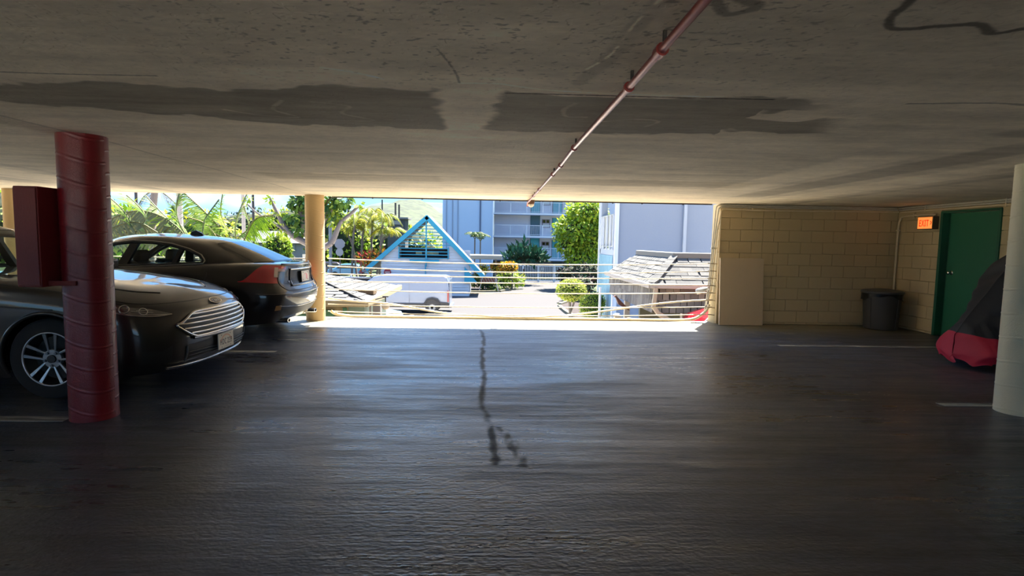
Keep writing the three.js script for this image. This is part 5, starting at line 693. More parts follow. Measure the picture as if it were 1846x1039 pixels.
{ // low hip-roofed gatehouse, left foreground
  const t = thing('gatehouse', 'low gatehouse with pale grey shingled hip roof just below the opening', 'building'), rnd = mulberry(9), X1 = -2.58, X0g = -7.2, Dn = 11.1, Df = 14.95, ye = 0.1, sl = 0.255, half = (Df - Dn) / 2, yr = ye + half * sl, P = V;
  mesh('roof_deck', quadGeo([[P(X1, ye, Dn), P(X1, ye, Df), P(X1 - half, yr, Dn + half), P(X1 - half, yr, Dn + half)], [P(X0g, ye, Dn), P(X1, ye, Dn), P(X1 - half, yr, Dn + half), P(X0g, yr, Dn + half)], [P(X1, ye, Df), P(X0g, ye, Df), P(X0g, yr, Dn + half), P(X1 - half, yr, Dn + half)], [P(X1, ye, Df), P(X1, ye, Dn), P(X0g, ye, Dn), P(X0g, ye, Df)]]), rough(ocol(0.06, 0.06, 0.065), 0.95), t);
  const s = Math.hypot(half, half * sl), rows = 11, ex = s / rows, roofM = [[0.115, 0.122, 0.13], [0.1, 0.107, 0.115], [0.128, 0.132, 0.136]].map((c) => rough(ocol(...c), 0.92, 0.3, 0.004));
  tiles(t, P(X1, ye, Df), new THREE.Vector3(0, 0, 1), new THREE.Vector3(-half, half * sl, 0).normalize(), rows, ex, 0.3, rnd, { len: Df - Dn, range: (r) => [r / rows * half, Df - Dn - r / rows * half] }, roofM, 0.016);
  tiles(t, P(-4.9, ye, Dn), new THREE.Vector3(1, 0, 0), new THREE.Vector3(0, half * sl, -half).normalize(), rows, ex, 0.3, rnd, { len: X1 + 4.9, range: (r) => [0, X1 + 4.9 - r / rows * half] }, roofM, 0.016);
  const hip = [P(X1, ye + 0.03, Dn), P(X1 - half, yr + 0.03, Dn + half)]; mesh('hip_strip', bar(hip[0], hip[1], 0.05, 0.03), std(ocol(0.03, 0.03, 0.03), 0.8), t);
  mesh('gutter', [rbox(0.12, 0.13, Df - Dn + 0.2, 0.02, X1 + 0.05, ye - 0.03, (Dn + Df) / 2), rbox(X1 - X0g, 0.13, 0.12, 0.02, (X0g + X1) / 2 + 0.05, ye - 0.03, Dn - 0.05)], rough(ocol(0.3, 0.26, 0.17), 0.6), t);
  mesh('roof_hatch', box(0.52, 0.1, 0.34, -2.86, 0.2, 12.25), rough(ocol(0.16, 0.1, 0.05), 0.8), t);
  mesh('wall', metric(box(3.6, 2.75, 2.6, -4.9, G + 1.35, Dn + 1.95)), rough(ocol(0.34, 0.27, 0.16), 0.8, 1, 0.002), t);
  mesh('wall_panel', [box(0.35, 2.7, 2.4, -2.93, G + 1.35, Dn + 2)], rough(ocol(0.22, 0.33, 0.3), 0.8), t);
  const m = rough(ocol(0.03, 0.16, 0.09), 0.6), dr = mesh('door', box(1.3, 2.5, 0.06, -4.0, G + 1.3, Dn + 0.62), m, t);
  mesh('door_panel', [box(0.9, 0.05, 0.03, -4.05, -0.24, Dn + 0.58), box(0.05, 0.9, 0.03, -3.58, -0.7, Dn + 0.58)], rough(ocol(0.02, 0.11, 0.065), 0.6), dr);
  mesh('trim_board', [box(0.08, 2.6, 0.06, -3.12, G + 1.3, Dn + 0.61)], m, t); mesh('post', [box(0.03, 2.7, 0.05, -2.62, G + 1.35, Dn + 0.75), box(0.16, 2.7, 0.16, -2.5, G + 1.35, Dn + 0.9)], rough(ocol(0.2, 0.2, 0.22), 0.7), t);
  const l = thing('dome_lamp', 'white shell-shaped lamp hanging on a black bracket off the gatehouse corner', 'lamp', at(695, 552, 11.6));
  mesh('shade', new THREE.SphereGeometry(0.085, 20, 12).scale(1, 0.95, 0.8), std(ocol(0.42, 0.39, 0.36), 0.4), l); mesh('rim', new THREE.TorusGeometry(0.07, 0.012, 8, 24).rotateX(0.3), std(ocol(0.2, 0.16, 0.14), 0.5), l); mesh('stem', [rod(new THREE.Vector3(0, 0.08, 0), new THREE.Vector3(0, 0.2, 0), 0.012), box(0.12, 0.02, 0.05, 0, 0.2, 0), rod(new THREE.Vector3(0, 0.19, 0), new THREE.Vector3(-0.22, 0.13, -0.05), 0.01)], std(ocol(0.015, 0.015, 0.018), 0.5), l);
}
{ // white gate across the drive
  const t = thing('driveway_gate', 'long white barred gate across the far end of the drive', 'gate'), D = 55.6, y0 = G + 0.1, y1 = -1.05;
  mesh('rail', [box(8.4, 0.08, 0.06, 5.2, y1, D), box(8.4, 0.1, 0.06, 5.2, y0 + 0.05, D)], mWhite, t);
  for (const u of [926, 943, 971, 999, 1027, 1055]) mesh('post', box(0.17, 1.72, 0.16, at(u, 490, D).x, y0 + 0.8, D), mWhite, t);
  const b = []; for (let x = 1.05; x < 9.3; x += 0.17) b.push(box(0.05, 1.5, 0.04, x, (y0 + y1) / 2, D)); mesh('gate_bars', b, mWhite, t).userData.kind = 'stuff';
  mesh('notice', box(0.34, 0.3, 0.02, at(977, 490, D).x, -1.35, D - 0.05), std(ocol(0.55, 0.58, 0.6), 0.5), t);
}
{ // barricade
  const t = thing('barricade', 'orange and white striped barricade on white legs in the bed', 'barricade', V(-0.34, G + 0.09, 44.1));
  const tex = canvasTex(256, 64, (g) => { g.fillStyle = '#d8d0c4'; g.fillRect(0, 0, 256, 64); g.fillStyle = '#c2441c'; for (let k = -2; k < 12; k++) { g.beginPath(); g.moveTo(k * 40, 0); g.lineTo(k * 40 + 22, 0); g.lineTo(k * 40 + 60, 64); g.lineTo(k * 40 + 38, 64); g.fill(); } });
  mesh('striped_board', box(1.42, 0.4, 0.04, 0, 0.86, 0.03), std(0x777777, 0.6, { map: tex }), t); const m = std(ocol(0.4, 0.4, 0.4), 0.6);
  for (const s of [-1, 1]) for (const q of [-1, 1]) mesh('leg', rod(new THREE.Vector3(s * 0.52, 1.08, 0.02 * q), new THREE.Vector3(s * 0.75, 0, 0.3 * q), 0.035), m, t);
}
// ---------------------------------------------------------------- plants, hills, street furniture
const leafMat = (c, t = 0.35) => phys(c, 0.62, { side: THREE.DoubleSide, transmission: t, thickness: 0, specularIntensity: 0.25 });
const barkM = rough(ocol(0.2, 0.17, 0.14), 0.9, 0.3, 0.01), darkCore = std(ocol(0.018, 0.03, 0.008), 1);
// n folded leaves spread through ellipsoids [x, y, d, rx, ry, rd]
function leaves(blobs, n, size, rnd, aspect = 0.5, shell = 0.45, droop = 0.2) {
  const p = new Float32Array(n * 18), nn = new Float32Array(n * 18), uv = new Float32Array(n * 12), vol = blobs.map((b) => b[3] * b[4] * b[5]), tot = vol.reduce((a, b) => a + b);
  const A = new THREE.Vector3(), L = new THREE.Vector3(), W = new THREE.Vector3(), N = new THREE.Vector3(), C = new THREE.Vector3(), q = [0, 1, 2, 3].map(() => new THREE.Vector3());
  for (let i = 0; i < n; i++) {
    let r = rnd() * tot, k = 0; while (k < blobs.length - 1 && (r -= vol[k]) > 0) k++;
    const b = blobs[k], z = rnd() * 2 - 1, a = rnd() * 6.2832, s = Math.sqrt(1 - z * z), R = Math.pow(lerp(shell, 1, rnd()), 0.6) * (0.86 + 0.28 * rnd());
    A.set(s * Math.cos(a), z, s * Math.sin(a)); C.set(b[0] + A.x * b[3] * R, b[1] + A.y * b[4] * R, -b[2] + A.z * b[5] * R);
    L.set(rnd() - 0.5, rnd() - 0.5 - droop, rnd() - 0.5).addScaledVector(A, 0.5).normalize(); N.copy(A).add(W.set(rnd() - 0.5, rnd() * 0.9, rnd() - 0.5)).normalize(); W.crossVectors(L, N).normalize(); N.crossVectors(W, L).normalize();
    const l = size * (0.65 + 0.7 * rnd()), w = l * aspect;
    q[0].copy(C); q[1].copy(C).addScaledVector(L, l * 0.5).addScaledVector(W, w * 0.5).addScaledVector(N, w * 0.12); q[2].copy(C).addScaledVector(L, l); q[3].copy(C).addScaledVector(L, l * 0.5).addScaledVector(W, -w * 0.5).addScaledVector(N, w * 0.12);
    [0, 1, 2, 0, 2, 3].forEach((e, m) => { const o = i * 18 + m * 3; p[o] = q[e].x; p[o + 1] = q[e].y; p[o + 2] = q[e].z; nn[o] = N.x; nn[o + 1] = N.y; nn[o + 2] = N.z; uv[i * 12 + m * 2] = rnd(); });
  }
  const g = new THREE.BufferGeometry(); g.setAttribute('position', new THREE.BufferAttribute(p, 3)); g.setAttribute('normal', new THREE.BufferAttribute(nn, 3)); g.setAttribute('uv', new THREE.BufferAttribute(uv, 2)); return g;
}
const lump = (b, rnd, k = 0.8) => { const g = new THREE.IcosahedronGeometry(1, 3), p = g.attributes.position; for (let i = 0; i < p.count; i++) { const s = k * (0.85 + 0.35 * fbm(p.getX(i) * 2 + b[0] + 50, p.getY(i) * 2 + p.getZ(i) * 1.7 + 50, 3)); p.setXYZ(i, p.getX(i) * b[3] * s + b[0], p.getY(i) * b[4] * s + b[1], p.getZ(i) * b[5] * s - b[2]); } g.computeVertexNormals(); return g; };
function bush(name, label, cat, blobs, n, size, mats, seed, o = {}) {   // mats: one per layer of leaves
  const rnd = mulberry(seed), t = thing(name, label, cat);
  if (o.group) t.userData.group = o.group;
  if (o.core !== 0) mesh('dark_core', blobs.map((b) => lump(b, rnd, o.core ?? 0.72)), darkCore, t);  // solid dark lumps filling the crown behind the leaves
  mats.forEach((m, i) => { mesh('foliage', leaves(o.split ? o.split[i] : blobs, Math.round(n / mats.length), size, rnd, o.aspect ?? 0.5, o.shell ?? 0.55, o.droop ?? 0.15), m, t).userData.kind = 'stuff'; });
  if (o.stems) for (const s of o.stems) mesh('stem', tube(s.pts, s.r, 7, 0.5), o.bark ?? barkM, t);
  return t;
}
const P3 = (u, v, d) => { const a = at(u, v, d); return [a.x, a.y, d]; };
const ball = (u, v, d, rx, ry, rd = rx) => [...P3(u, v, d), rx, ry, rd];
const LM = { lime: leafMat(ocol(0.75, 0.85, 0.06), 0.5), mid: leafMat(ocol(0.25, 0.4, 0.05), 0.5), dark: leafMat(ocol(0.025, 0.074, 0.038), 0.2), yellow: leafMat(ocol(0.9, 0.85, 0.04), 0.45), blueG: leafMat(ocol(0.042, 0.158, 0.095), 0.25), orange: leafMat(ocol(1.1, 0.5, 0.05), 0.4), red: leafMat(ocol(0.8, 0.04, 0.08), 0.4), pale: leafMat(ocol(0.8, 0.78, 0.25), 0.45), spring: leafMat(ocol(0.4, 0.65, 0.03), 0.55) };
bush('tree', 'round bright green tree between the two apartment blocks', 'tree', [ball(1058, 385, 48, 1.7, 1.3), ball(1040, 415, 48, 1.9, 1.3), ball(1022, 440, 47.6, 0.95, 0.85), ball(1062, 430, 48, 1.6, 1.5), ball(1050, 465, 48, 1.5, 0.9), ball(1072, 405, 48.5, 1.3, 1.6)], 9000, 0.34, [LM.lime, LM.mid, LM.spring], 21, { core: 0.5, stems: [{ pts: [V(7.7, G, 48), V(7.8, -1, 48), V(7.9, 1.2, 48)], r: 0.2 }, { pts: [V(7.8, -0.6, 48), V(8.4, 0.5, 48.2), V(8.8, 1.6, 48.4)], r: 0.12 }] });
bush('shrub', 'broad blue-green shrub with big paddle leaves before the walkways', 'shrub', [ball(945, 462, 52, 1.45, 0.8, 1), ball(925, 466, 52, 0.8, 0.6), ball(965, 466, 52, 0.85, 0.6), ball(943, 447, 52, 0.45, 0.45)], 420, 0.75, [LM.dark, LM.blueG], 22, { core: 0.6, aspect: 0.34, droop: -0.5, shell: 0.5, stems: [{ pts: [V(2.9, G, 52), V(2.9, -1.2, 52)], r: 0.12 }] });
bush('topiary', 'large round clipped bush on a short trunk right of the drive', 'shrub', [ball(1030, 523, 27, 0.66, 0.5, 0.62)], 5200, 0.085, [LM.pale, LM.lime, LM.mid], 23, { core: 0.9, shell: 0.85, stems: [{ pts: [V(3.86, G, 27.1), V(3.83, -1.9, 27.1), V(3.78, -1.4, 27)], r: 0.07 }, { pts: [V(3.86, -2.1, 27.1), V(4.0, -1.7, 27.1), V(4.05, -1.3, 27)], r: 0.05 }] });
bush('topiary', 'smaller clipped bush close to the white pole, lower right of the drive', 'shrub', [ball(1066, 553, 25, 0.5, 0.55, 0.5), ball(1075, 545, 25.1, 0.36, 0.4)], 4200, 0.08, [LM.lime, LM.mid], 24, { core: 0.9, shell: 0.85, stems: [{ pts: [V(4.5, G, 25), V(4.5, -1.9, 25)], r: 0.08 }] });
bush('croton_hedge', 'clipped orange and yellow croton hedge by the barricade', 'shrub', [ball(895, 482, 46, 0.55, 0.36, 0.5), ball(908, 482, 46, 0.6, 0.38, 0.5), ball(921, 481, 46, 0.55, 0.4, 0.5)], 1500, 0.16, [LM.orange, LM.yellow, LM.orange], 25, { core: 0.85, stems: [{ pts: [V(0.9, G, 46), V(0.9, -1, 46)], r: 0.06 }, { pts: [V(1.6, G, 46), V(1.6, -1, 46)], r: 0.06 }] });
bush('croton', 'small yellow and orange croton left of the clipped hedge', 'shrub', [ball(872, 486, 45.5, 0.4, 0.38), ball(866, 496, 45.5, 0.35, 0.35)], 500, 0.16, [LM.yellow, LM.orange, LM.spring], 26, { core: 0.7, stems: [{ pts: [V(-0.85, G, 45.5), V(-0.8, -1.2, 45.5)], r: 0.05 }] });
bush('fern_clump', 'bright green ferny clump at the kerb under the croton hedge', 'shrub', [ball(915, 500, 46.5, 0.8, 0.5), ball(930, 505, 47, 0.6, 0.45), ball(903, 511, 45.8, 0.45, 0.5)], 700, 0.42, [LM.spring, LM.mid, LM.lime], 27, { core: 0.5, aspect: 0.2, stems: [{ pts: [V(1.4, G, 46.5), V(1.4, -1.6, 46.5)], r: 0.06 }] });
bush('low_shrubs', 'dark green low shrubs behind the barricade beside the pavilion', 'shrub', [ball(856, 505, 45, 0.6, 0.45), ball(880, 515, 44.8, 0.5, 0.35), ball(893, 520, 44.6, 0.4, 0.4)], 700, 0.3, [LM.dark, LM.mid], 28, { core: 0.6, aspect: 0.3, stems: [{ pts: [V(-0.9, G, 44.9), V(-0.9, -2, 44.9)], r: 0.05 }] });
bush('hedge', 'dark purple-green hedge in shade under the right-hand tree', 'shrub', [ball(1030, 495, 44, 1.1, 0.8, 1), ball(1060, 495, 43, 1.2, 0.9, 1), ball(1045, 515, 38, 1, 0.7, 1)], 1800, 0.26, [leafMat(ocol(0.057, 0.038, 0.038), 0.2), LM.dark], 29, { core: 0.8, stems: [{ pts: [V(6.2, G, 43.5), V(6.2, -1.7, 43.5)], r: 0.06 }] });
// fan of strap leaves
function fronds(t, name, paths, wide, m, o = {}) {                    // each path: points along the midrib; leaflets hang to both sides
  for (const f of paths) {
    const c = new THREE.CatmullRomCurve3(f.pts), len = c.getLength(), n = Math.round(len / (f.step ?? 0.055)), q = [], rnd = mulberry(f.seed ?? 3), T = new THREE.Vector3(), S = new THREE.Vector3(), dn = new THREE.Vector3(0, -1, 0), side0 = new THREE.Vector3(...(f.side ?? [0.35, 0, 1])).normalize();
    for (let i = 2; i < n; i++) for (const s of [-1, 1]) {
      const k = i / n, p = c.getPoint(k); c.getTangent(k, T); S.copy(side0).addScaledVector(T, -side0.dot(T)).normalize();
      const l = wide * Math.pow(Math.sin(Math.PI * Math.min(0.97, 0.12 + k * 0.86)), 0.6) * (0.85 + 0.3 * rnd()), up = f.lift ?? 0;
      const d = new THREE.Vector3().copy(T).multiplyScalar(0.5 + 0.35 * k).addScaledVector(S, s * (f.open ?? 0.8)).addScaledVector(dn, (f.hang ?? 0.55) - up + 0.25 * rnd()).normalize(), w = T.clone().multiplyScalar(l * (f.w ?? 0.035));
      const mid = p.clone().addScaledVector(d, l * 0.5).addScaledVector(dn, -0.03 * l), tip = p.clone().addScaledVector(d, l).addScaledVector(dn, l * 0.14);
      q.push([p.clone().sub(w), p.clone().add(w), mid.clone().add(w), mid.clone().sub(w)], [mid.clone().sub(w), mid.clone().add(w), tip.clone().addScaledVector(w, 0.15), tip]);
    }
    const fr = mesh(name, quadGeo(q), f.m ?? m, t); mesh('midrib', tube(f.pts, f.r ?? 0.018, 5, 0.5, 14), o.rib ?? rough(ocol(0.12, 0.13, 0.03), 0.6), fr);
  }
}
const path = (d, list, dd = 0) => list.map(([u, v], i) => at(u, v, d + dd * i));
{
  const gA = leafMat(ocol(0.171, 0.292, 0.041), 0.45), gB = leafMat(ocol(0.304, 0.494, 0.030), 0.5), gC = leafMat(ocol(0.228, 0.239, 0.114), 0.4);
  let t = thing('palm', 'feathery palm with long arching fronds behind the sedan roof, left of its fin', 'palm');
  fronds(t, 'frond', [
    { pts: path(14, [[352, 450], [318, 408], [275, 384], [232, 382], [186, 402]], -0.1), seed: 1, hang: 0.9, open: 0.3, m: gC }, { pts: path(14.2, [[350, 450], [322, 400], [318, 372], [326, 340]]), seed: 2, hang: 0.35, open: 0.5, m: gA }, { pts: path(14, [[350, 452], [300, 425], [250, 412], [205, 430]], -0.15), seed: 3, hang: 0.8, open: 0.4, m: gC },
    { pts: path(14.4, [[352, 450], [330, 410], [300, 392], [262, 352]], 0.1), seed: 4, hang: 0.2, open: 0.7, m: gA }, { pts: path(13.8, [[353, 450], [365, 420], [370, 395], [395, 360]]), seed: 5, hang: 0.5, open: 0.6, m: gB }, { pts: path(14.5, [[352, 450], [330, 425], [303, 405], [285, 425]]), seed: 6, hang: 0.8, open: 0.6, m: gA }], 0.62, gA);
  mesh('trunk', tube([at(352, 450, 14), V(at(352, 450, 14).x - 0.1, G, 14)], 0.09, 8), barkM, t);
  t = thing('palm', 'bright palm fronds spraying up between the sedan fin and the bare branch', 'palm');
  fronds(t, 'frond', [
    { pts: path(15.4, [[428, 462], [395, 410], [362, 375], [325, 342]], -0.1), seed: 11, hang: 0.55, open: 0.35, m: gA }, { pts: path(15.4, [[428, 462], [424, 410], [432, 380], [446, 348]]), seed: 12, hang: 0.1, open: 0.7, m: gA }, { pts: path(14.8, [[430, 462], [446, 420], [462, 394], [492, 388]], -0.1), seed: 13, hang: 0.75, open: 0.25, m: gB, lift: -0.1 },
    { pts: path(15.2, [[428, 460], [412, 420], [398, 385], [402, 345]]), seed: 14, hang: 0.3, open: 0.7, m: gB }, { pts: path(15, [[426, 460], [405, 432], [380, 420], [352, 428]]), seed: 15, hang: 0.7, open: 0.5, m: gC }, { pts: path(15.2, [[428, 462], [430, 430], [448, 410], [440, 372]]), seed: 16, hang: 0.3, open: 0.7, m: gA }, { pts: path(14.7, [[428, 462], [400, 440], [372, 405], [340, 392]]), seed: 17, hang: 0.7, open: 0.4, m: gA }], 0.6, gA, { rib: rough(ocol(0.28, 0.24, 0.05), 0.6) });
  mesh('trunk', tube([at(428, 462, 15.4), V(at(428, 462, 15.4).x + 0.1, G, 15.4)], 0.1, 8), barkM, t);
  t = thing('palm', 'palm fronds reaching in from the left beside the red column', 'palm');
  fronds(t, 'frond', [{ pts: path(12.5, [[150, 440], [200, 412], [245, 400], [285, 420]]), seed: 21, hang: 0.8, open: 0.4, m: gC }, { pts: path(12.5, [[240, 420], [232, 395], [215, 372], [192, 352]]), seed: 22, hang: 0.2, open: 0.5, m: gA }, { pts: path(12.5, [[240, 425], [262, 395], [250, 372], [228, 352]]), seed: 23, hang: 0.2, open: 0.5, m: gA }], 0.6, gA);
  mesh('trunk', tube([at(240, 425, 12.5), V(at(240, 425, 12.5).x, G, 12.5)], 0.07, 8), barkM, t);
  // ringed trunk and slim poles
  t = thing('palm', 'tall ringed grey palm trunk rising out of view behind the fronds', 'palm'); const a = at(275, 400, 19), b = at(279, 350, 19);
  mesh('trunk', tube([V(a.x - 0.15, G, 19), a, b, V(b.x + 0.2, 5, 19)], 0.11, 10), rough(ocol(0.3, 0.26, 0.24), 0.9, 0.12, 0.02), t);
  fronds(t, 'frond', [[[279, 350], [262, 352], [248, 372]], [[279, 350], [300, 352], [318, 368]]].map((l, i) => ({ pts: [V(b.x + 0.1, 2.9, 19), ...path(19, l.slice(1))], seed: 31 + i, hang: 0.7, open: 0.5, w: 0.02, m: leafMat(ocol(0.171, 0.133, 0.095), 0.2) })), 0.55, gC);
  // clump of small palms by the street
  [[633, 462, 640, 405], [650, 470, 655, 415], [668, 470, 672, 395], [683, 468, 690, 405], [676, 455, 700, 425], [645, 470, 628, 425]].forEach(([u0, v0, u1, v1], i) => {
    const d = 46 + (i % 3), top = at(u1, v1, d), p = thing('palm', ['leftmost tall', 'second', 'tallest middle', 'fourth', 'rightmost', 'short leaning'][i] + ' yellow-green palm of the clump beside the pavilion', 'palm', V(0, 0, 0), 0, 'clump of palms beside the pavilion'), rnd = mulberry(40 + i);
    mesh('trunk', tube([V(at(u0, v0, d).x, G, d), at((u0 + u1) / 2, (v0 + v1) / 2, d), top], 0.09, 7), barkM, p);
    fronds(p, 'frond', Array.from({ length: 9 }, (_, k) => { const a = k / 9 * 6.283 + rnd(), r = 1.25 + 0.4 * rnd(), h = 0.55 + 0.5 * rnd(); return { pts: [top, top.clone().add(new THREE.Vector3(Math.cos(a) * r * 0.4, h * 0.9, Math.sin(a) * r * 0.4)), top.clone().add(new THREE.Vector3(Math.cos(a) * r * 0.8, h * 0.7, Math.sin(a) * r * 0.8)), top.clone().add(new THREE.Vector3(Math.cos(a) * r * 1.15, -0.1, Math.sin(a) * r * 1.15))], step: 0.12, w: 0.09, seed: k, hang: 0.5, m: k % 3 ? leafMat(ocol(0.361, 0.433, 0.036), 0.45) : leafMat(ocol(0.578, 0.541, 0.036), 0.45), side: [-Math.sin(a), 0, Math.cos(a)], r: 0.025 }; }), 0.55, gB);
  });
  t = thing('palm', 'small double-stemmed palm against the pale blue end wall', 'palm');
  for (const [u, v] of [[856, 432], [866, 436]]) { const c = at(u, v, 50); mesh('trunk', tube([V(c.x, G, 50), c], 0.06, 7), barkM, t); fronds(t, 'frond', Array.from({ length: 8 }, (_, k) => { const a = k / 8 * 6.283 + u, r = 0.95; return { pts: [c, c.clone().add(new THREE.Vector3(Math.cos(a) * r * 0.45, 0.65, Math.sin(a) * r * 0.45)), c.clone().add(new THREE.Vector3(Math.cos(a) * r, 0.5, Math.sin(a) * r))], step: 0.12, w: 0.1, seed: k, hang: 0.3, side: [-Math.sin(a), 0, Math.cos(a)], r: 0.02 }; }), 0.42, leafMat(ocol(0.114, 0.209, 0.057), 0.4)); }
  // cycads by the pavilion wall
  [[813, 527, 41.3], [832, 525, 42.3]].forEach(([u, v, d], i) => { const c = onGround(u, v), p = thing('cycad', (i ? 'right' : 'left') + '-hand dark cycad in the bed behind the van', 'plant', V(0, 0, 0)); mesh('trunk', cyl(0.1, 0.12, 0.5, 10, c.x, G + 0.25, -c.z), barkM, p); fronds(p, 'frond', Array.from({ length: 12 }, (_, k) => { const a = k / 12 * 6.283 + i, r = 0.8, q = new THREE.Vector3(c.x, G + 0.45, c.z); return { pts: [q, q.clone().add(new THREE.Vector3(Math.cos(a) * r * 0.5, 0.55, Math.sin(a) * r * 0.5)), q.clone().add(new THREE.Vector3(Math.cos(a) * r, 0.62, Math.sin(a) * r))], step: 0.07, w: 0.09, seed: k, hang: 0.1, side: [-Math.sin(a), 0, Math.cos(a)], r: 0.015 }; }), 0.3, LM.dark); });
}
bush('ti_plants', 'red-leaved ti plants at the foot of the palm clump', 'plant', [ball(655, 465, 45, 0.55, 0.4), ball(672, 462, 45, 0.5, 0.4), ball(660, 484, 45, 0.4, 0.35), ball(687, 460, 45, 0.4, 0.5)], 420, 0.34, [LM.red, LM.orange, LM.mid], 51, { core: 0.4, aspect: 0.25, droop: -0.3, stems: [{ pts: [V(-10.5, G, 45), V(-10.4, -0.2, 45)], r: 0.05 }] });
{ // big-leaved tree with bare grey limbs behind the cream column
  const t = thing('tree', 'large-leaved tree with bare grey limbs either side of the cream column', 'tree'), d = 20, rnd = mulberry(61), limb = rough(ocol(0.2, 0.18, 0.19), 0.85, 0.25, 0.012);
  const L = (l, r0, r1) => { const c = new THREE.CatmullRomCurve3(path(d, l)), n = 10; for (let i = 0; i < n; i++) mesh('limb', rod(c.getPoint(i / n), c.getPoint((i + 1.04) / n), lerp(r0, r1, i / n), 9, lerp(r0, r1, (i + 1) / n)), limb, t); };
  const base = at(574, 470, d); mesh('trunk', tube([V(base.x + 0.05, G, d), V(base.x, -1, d), base], 0.24, 10), limb, t);
  L([[576, 478], [572, 450], [552, 438], [530, 427], [512, 408], [500, 384], [487, 358]], 0.16, 0.05); L([[530, 428], [508, 412], [488, 398], [466, 386], [445, 368]], 0.06, 0.025); L([[572, 462], [585, 446], [598, 438], [606, 420], [613, 402]], 0.13, 0.075); L([[613, 402], [622, 394], [634, 384], [646, 372]], 0.075, 0.05); L([[572, 455], [552, 420], [545, 395], [538, 365], [530, 335]], 0.13, 0.06); L([[574, 455], [572, 420], [585, 395], [600, 372], [612, 345]], 0.12, 0.06);
  const big = leafMat(ocol(0.180, 0.325, 0.053), 0.4), by = leafMat(ocol(0.342, 0.479, 0.034), 0.5), bd = leafMat(ocol(0.046, 0.129, 0.039), 0.25);
  const sp = [ball(545, 365, d, 0.42, 0.3), ball(535, 390, d, 0.32, 0.3), ball(548, 405, d, 0.25, 0.3), ball(556, 360, d, 0.35, 0.3), ball(597, 366, d, 0.3, 0.3), ball(603, 384, d, 0.22, 0.26), ball(622, 360, d, 0.3, 0.2), ball(540, 415, d, 0.25, 0.2)], spots = [[487, 358, 0.15], [502, 382, 0.12], [507, 410, 0.16], [648, 368, 0.14], [613, 400, 0.12], [600, 402, 0.14], [510, 425, 0.15], [448, 362, 0.12], [590, 455, 0.1], [520, 432, 0.12]].map(([u, v, r]) => ball(u, v, d, r, r));
  mesh('foliage', leaves(sp, 420, 0.24, rnd, 0.6, 0.2), big, t).userData.kind = 'stuff'; mesh('foliage', leaves(sp, 260, 0.24, rnd, 0.6, 0.2), bd, t).userData.kind = 'stuff'; mesh('foliage', leaves([...spots, ...sp.slice(4, 6)], 330, 0.19, rnd, 0.55, 0.1), by, t).userData.kind = 'stuff';
}
// shrubs, trees, houses of the far side of the street
[[200, 425, 40, 3.2, 2.2, 'yellow-green shrub beyond the palms beside the red column'], [258, 428, 44, 2.6, 1.8, 'pale shrub behind the arching fronds'], [345, 425, 62, 5, 2.6, 'yellowish flowering tree behind the sedan fin'], [500, 446, 70, 1.5, 1.6, 'bright green shrub in front of the white house'], [527, 402, 110, 7, 2.6, 'golden-green treetop above the white house roof'], [470, 412, 118, 9, 3.6, 'dark green trees behind the white house'], [560, 412, 122, 9, 4.0, 'dark green trees right of the white house'], [608, 425, 75, 3.6, 3.6, 'leafy green tree left of the stop sign'], [30, 410, 60, 6, 4, 'green tree seen at the far left edge'], [700, 440, 80, 7, 2.6, 'green trees behind the palm clump'], [640, 440, 100, 8, 4, 'shaded trees beyond the street']].forEach(([u, v, d, rx, ry, label], i) => {
  const b = ball(u, v, d, rx, ry, rx * 0.8); bush('tree', label, 'tree', [b, [b[0] - rx * 0.5, b[1] - ry * 0.4, d, rx * 0.6, ry * 0.7, rx * 0.5], [b[0] + rx * 0.55, b[1] - ry * 0.35, d, rx * 0.6, ry * 0.75, rx * 0.5]], 1500, 0.16 * rx ** 0.6 + 0.2, i === 2 || i === 4 ? [LM.yellow, LM.lime, LM.mid] : i === 5 || i === 6 || i === 10 ? [LM.mid, LM.dark] : [LM.lime, LM.spring, LM.mid], 70 + i, { core: 0.85, shell: 0.8, stems: [{ pts: [V(b[0], G, d), V(b[0], b[1], d)], r: 0.2 }] });
});
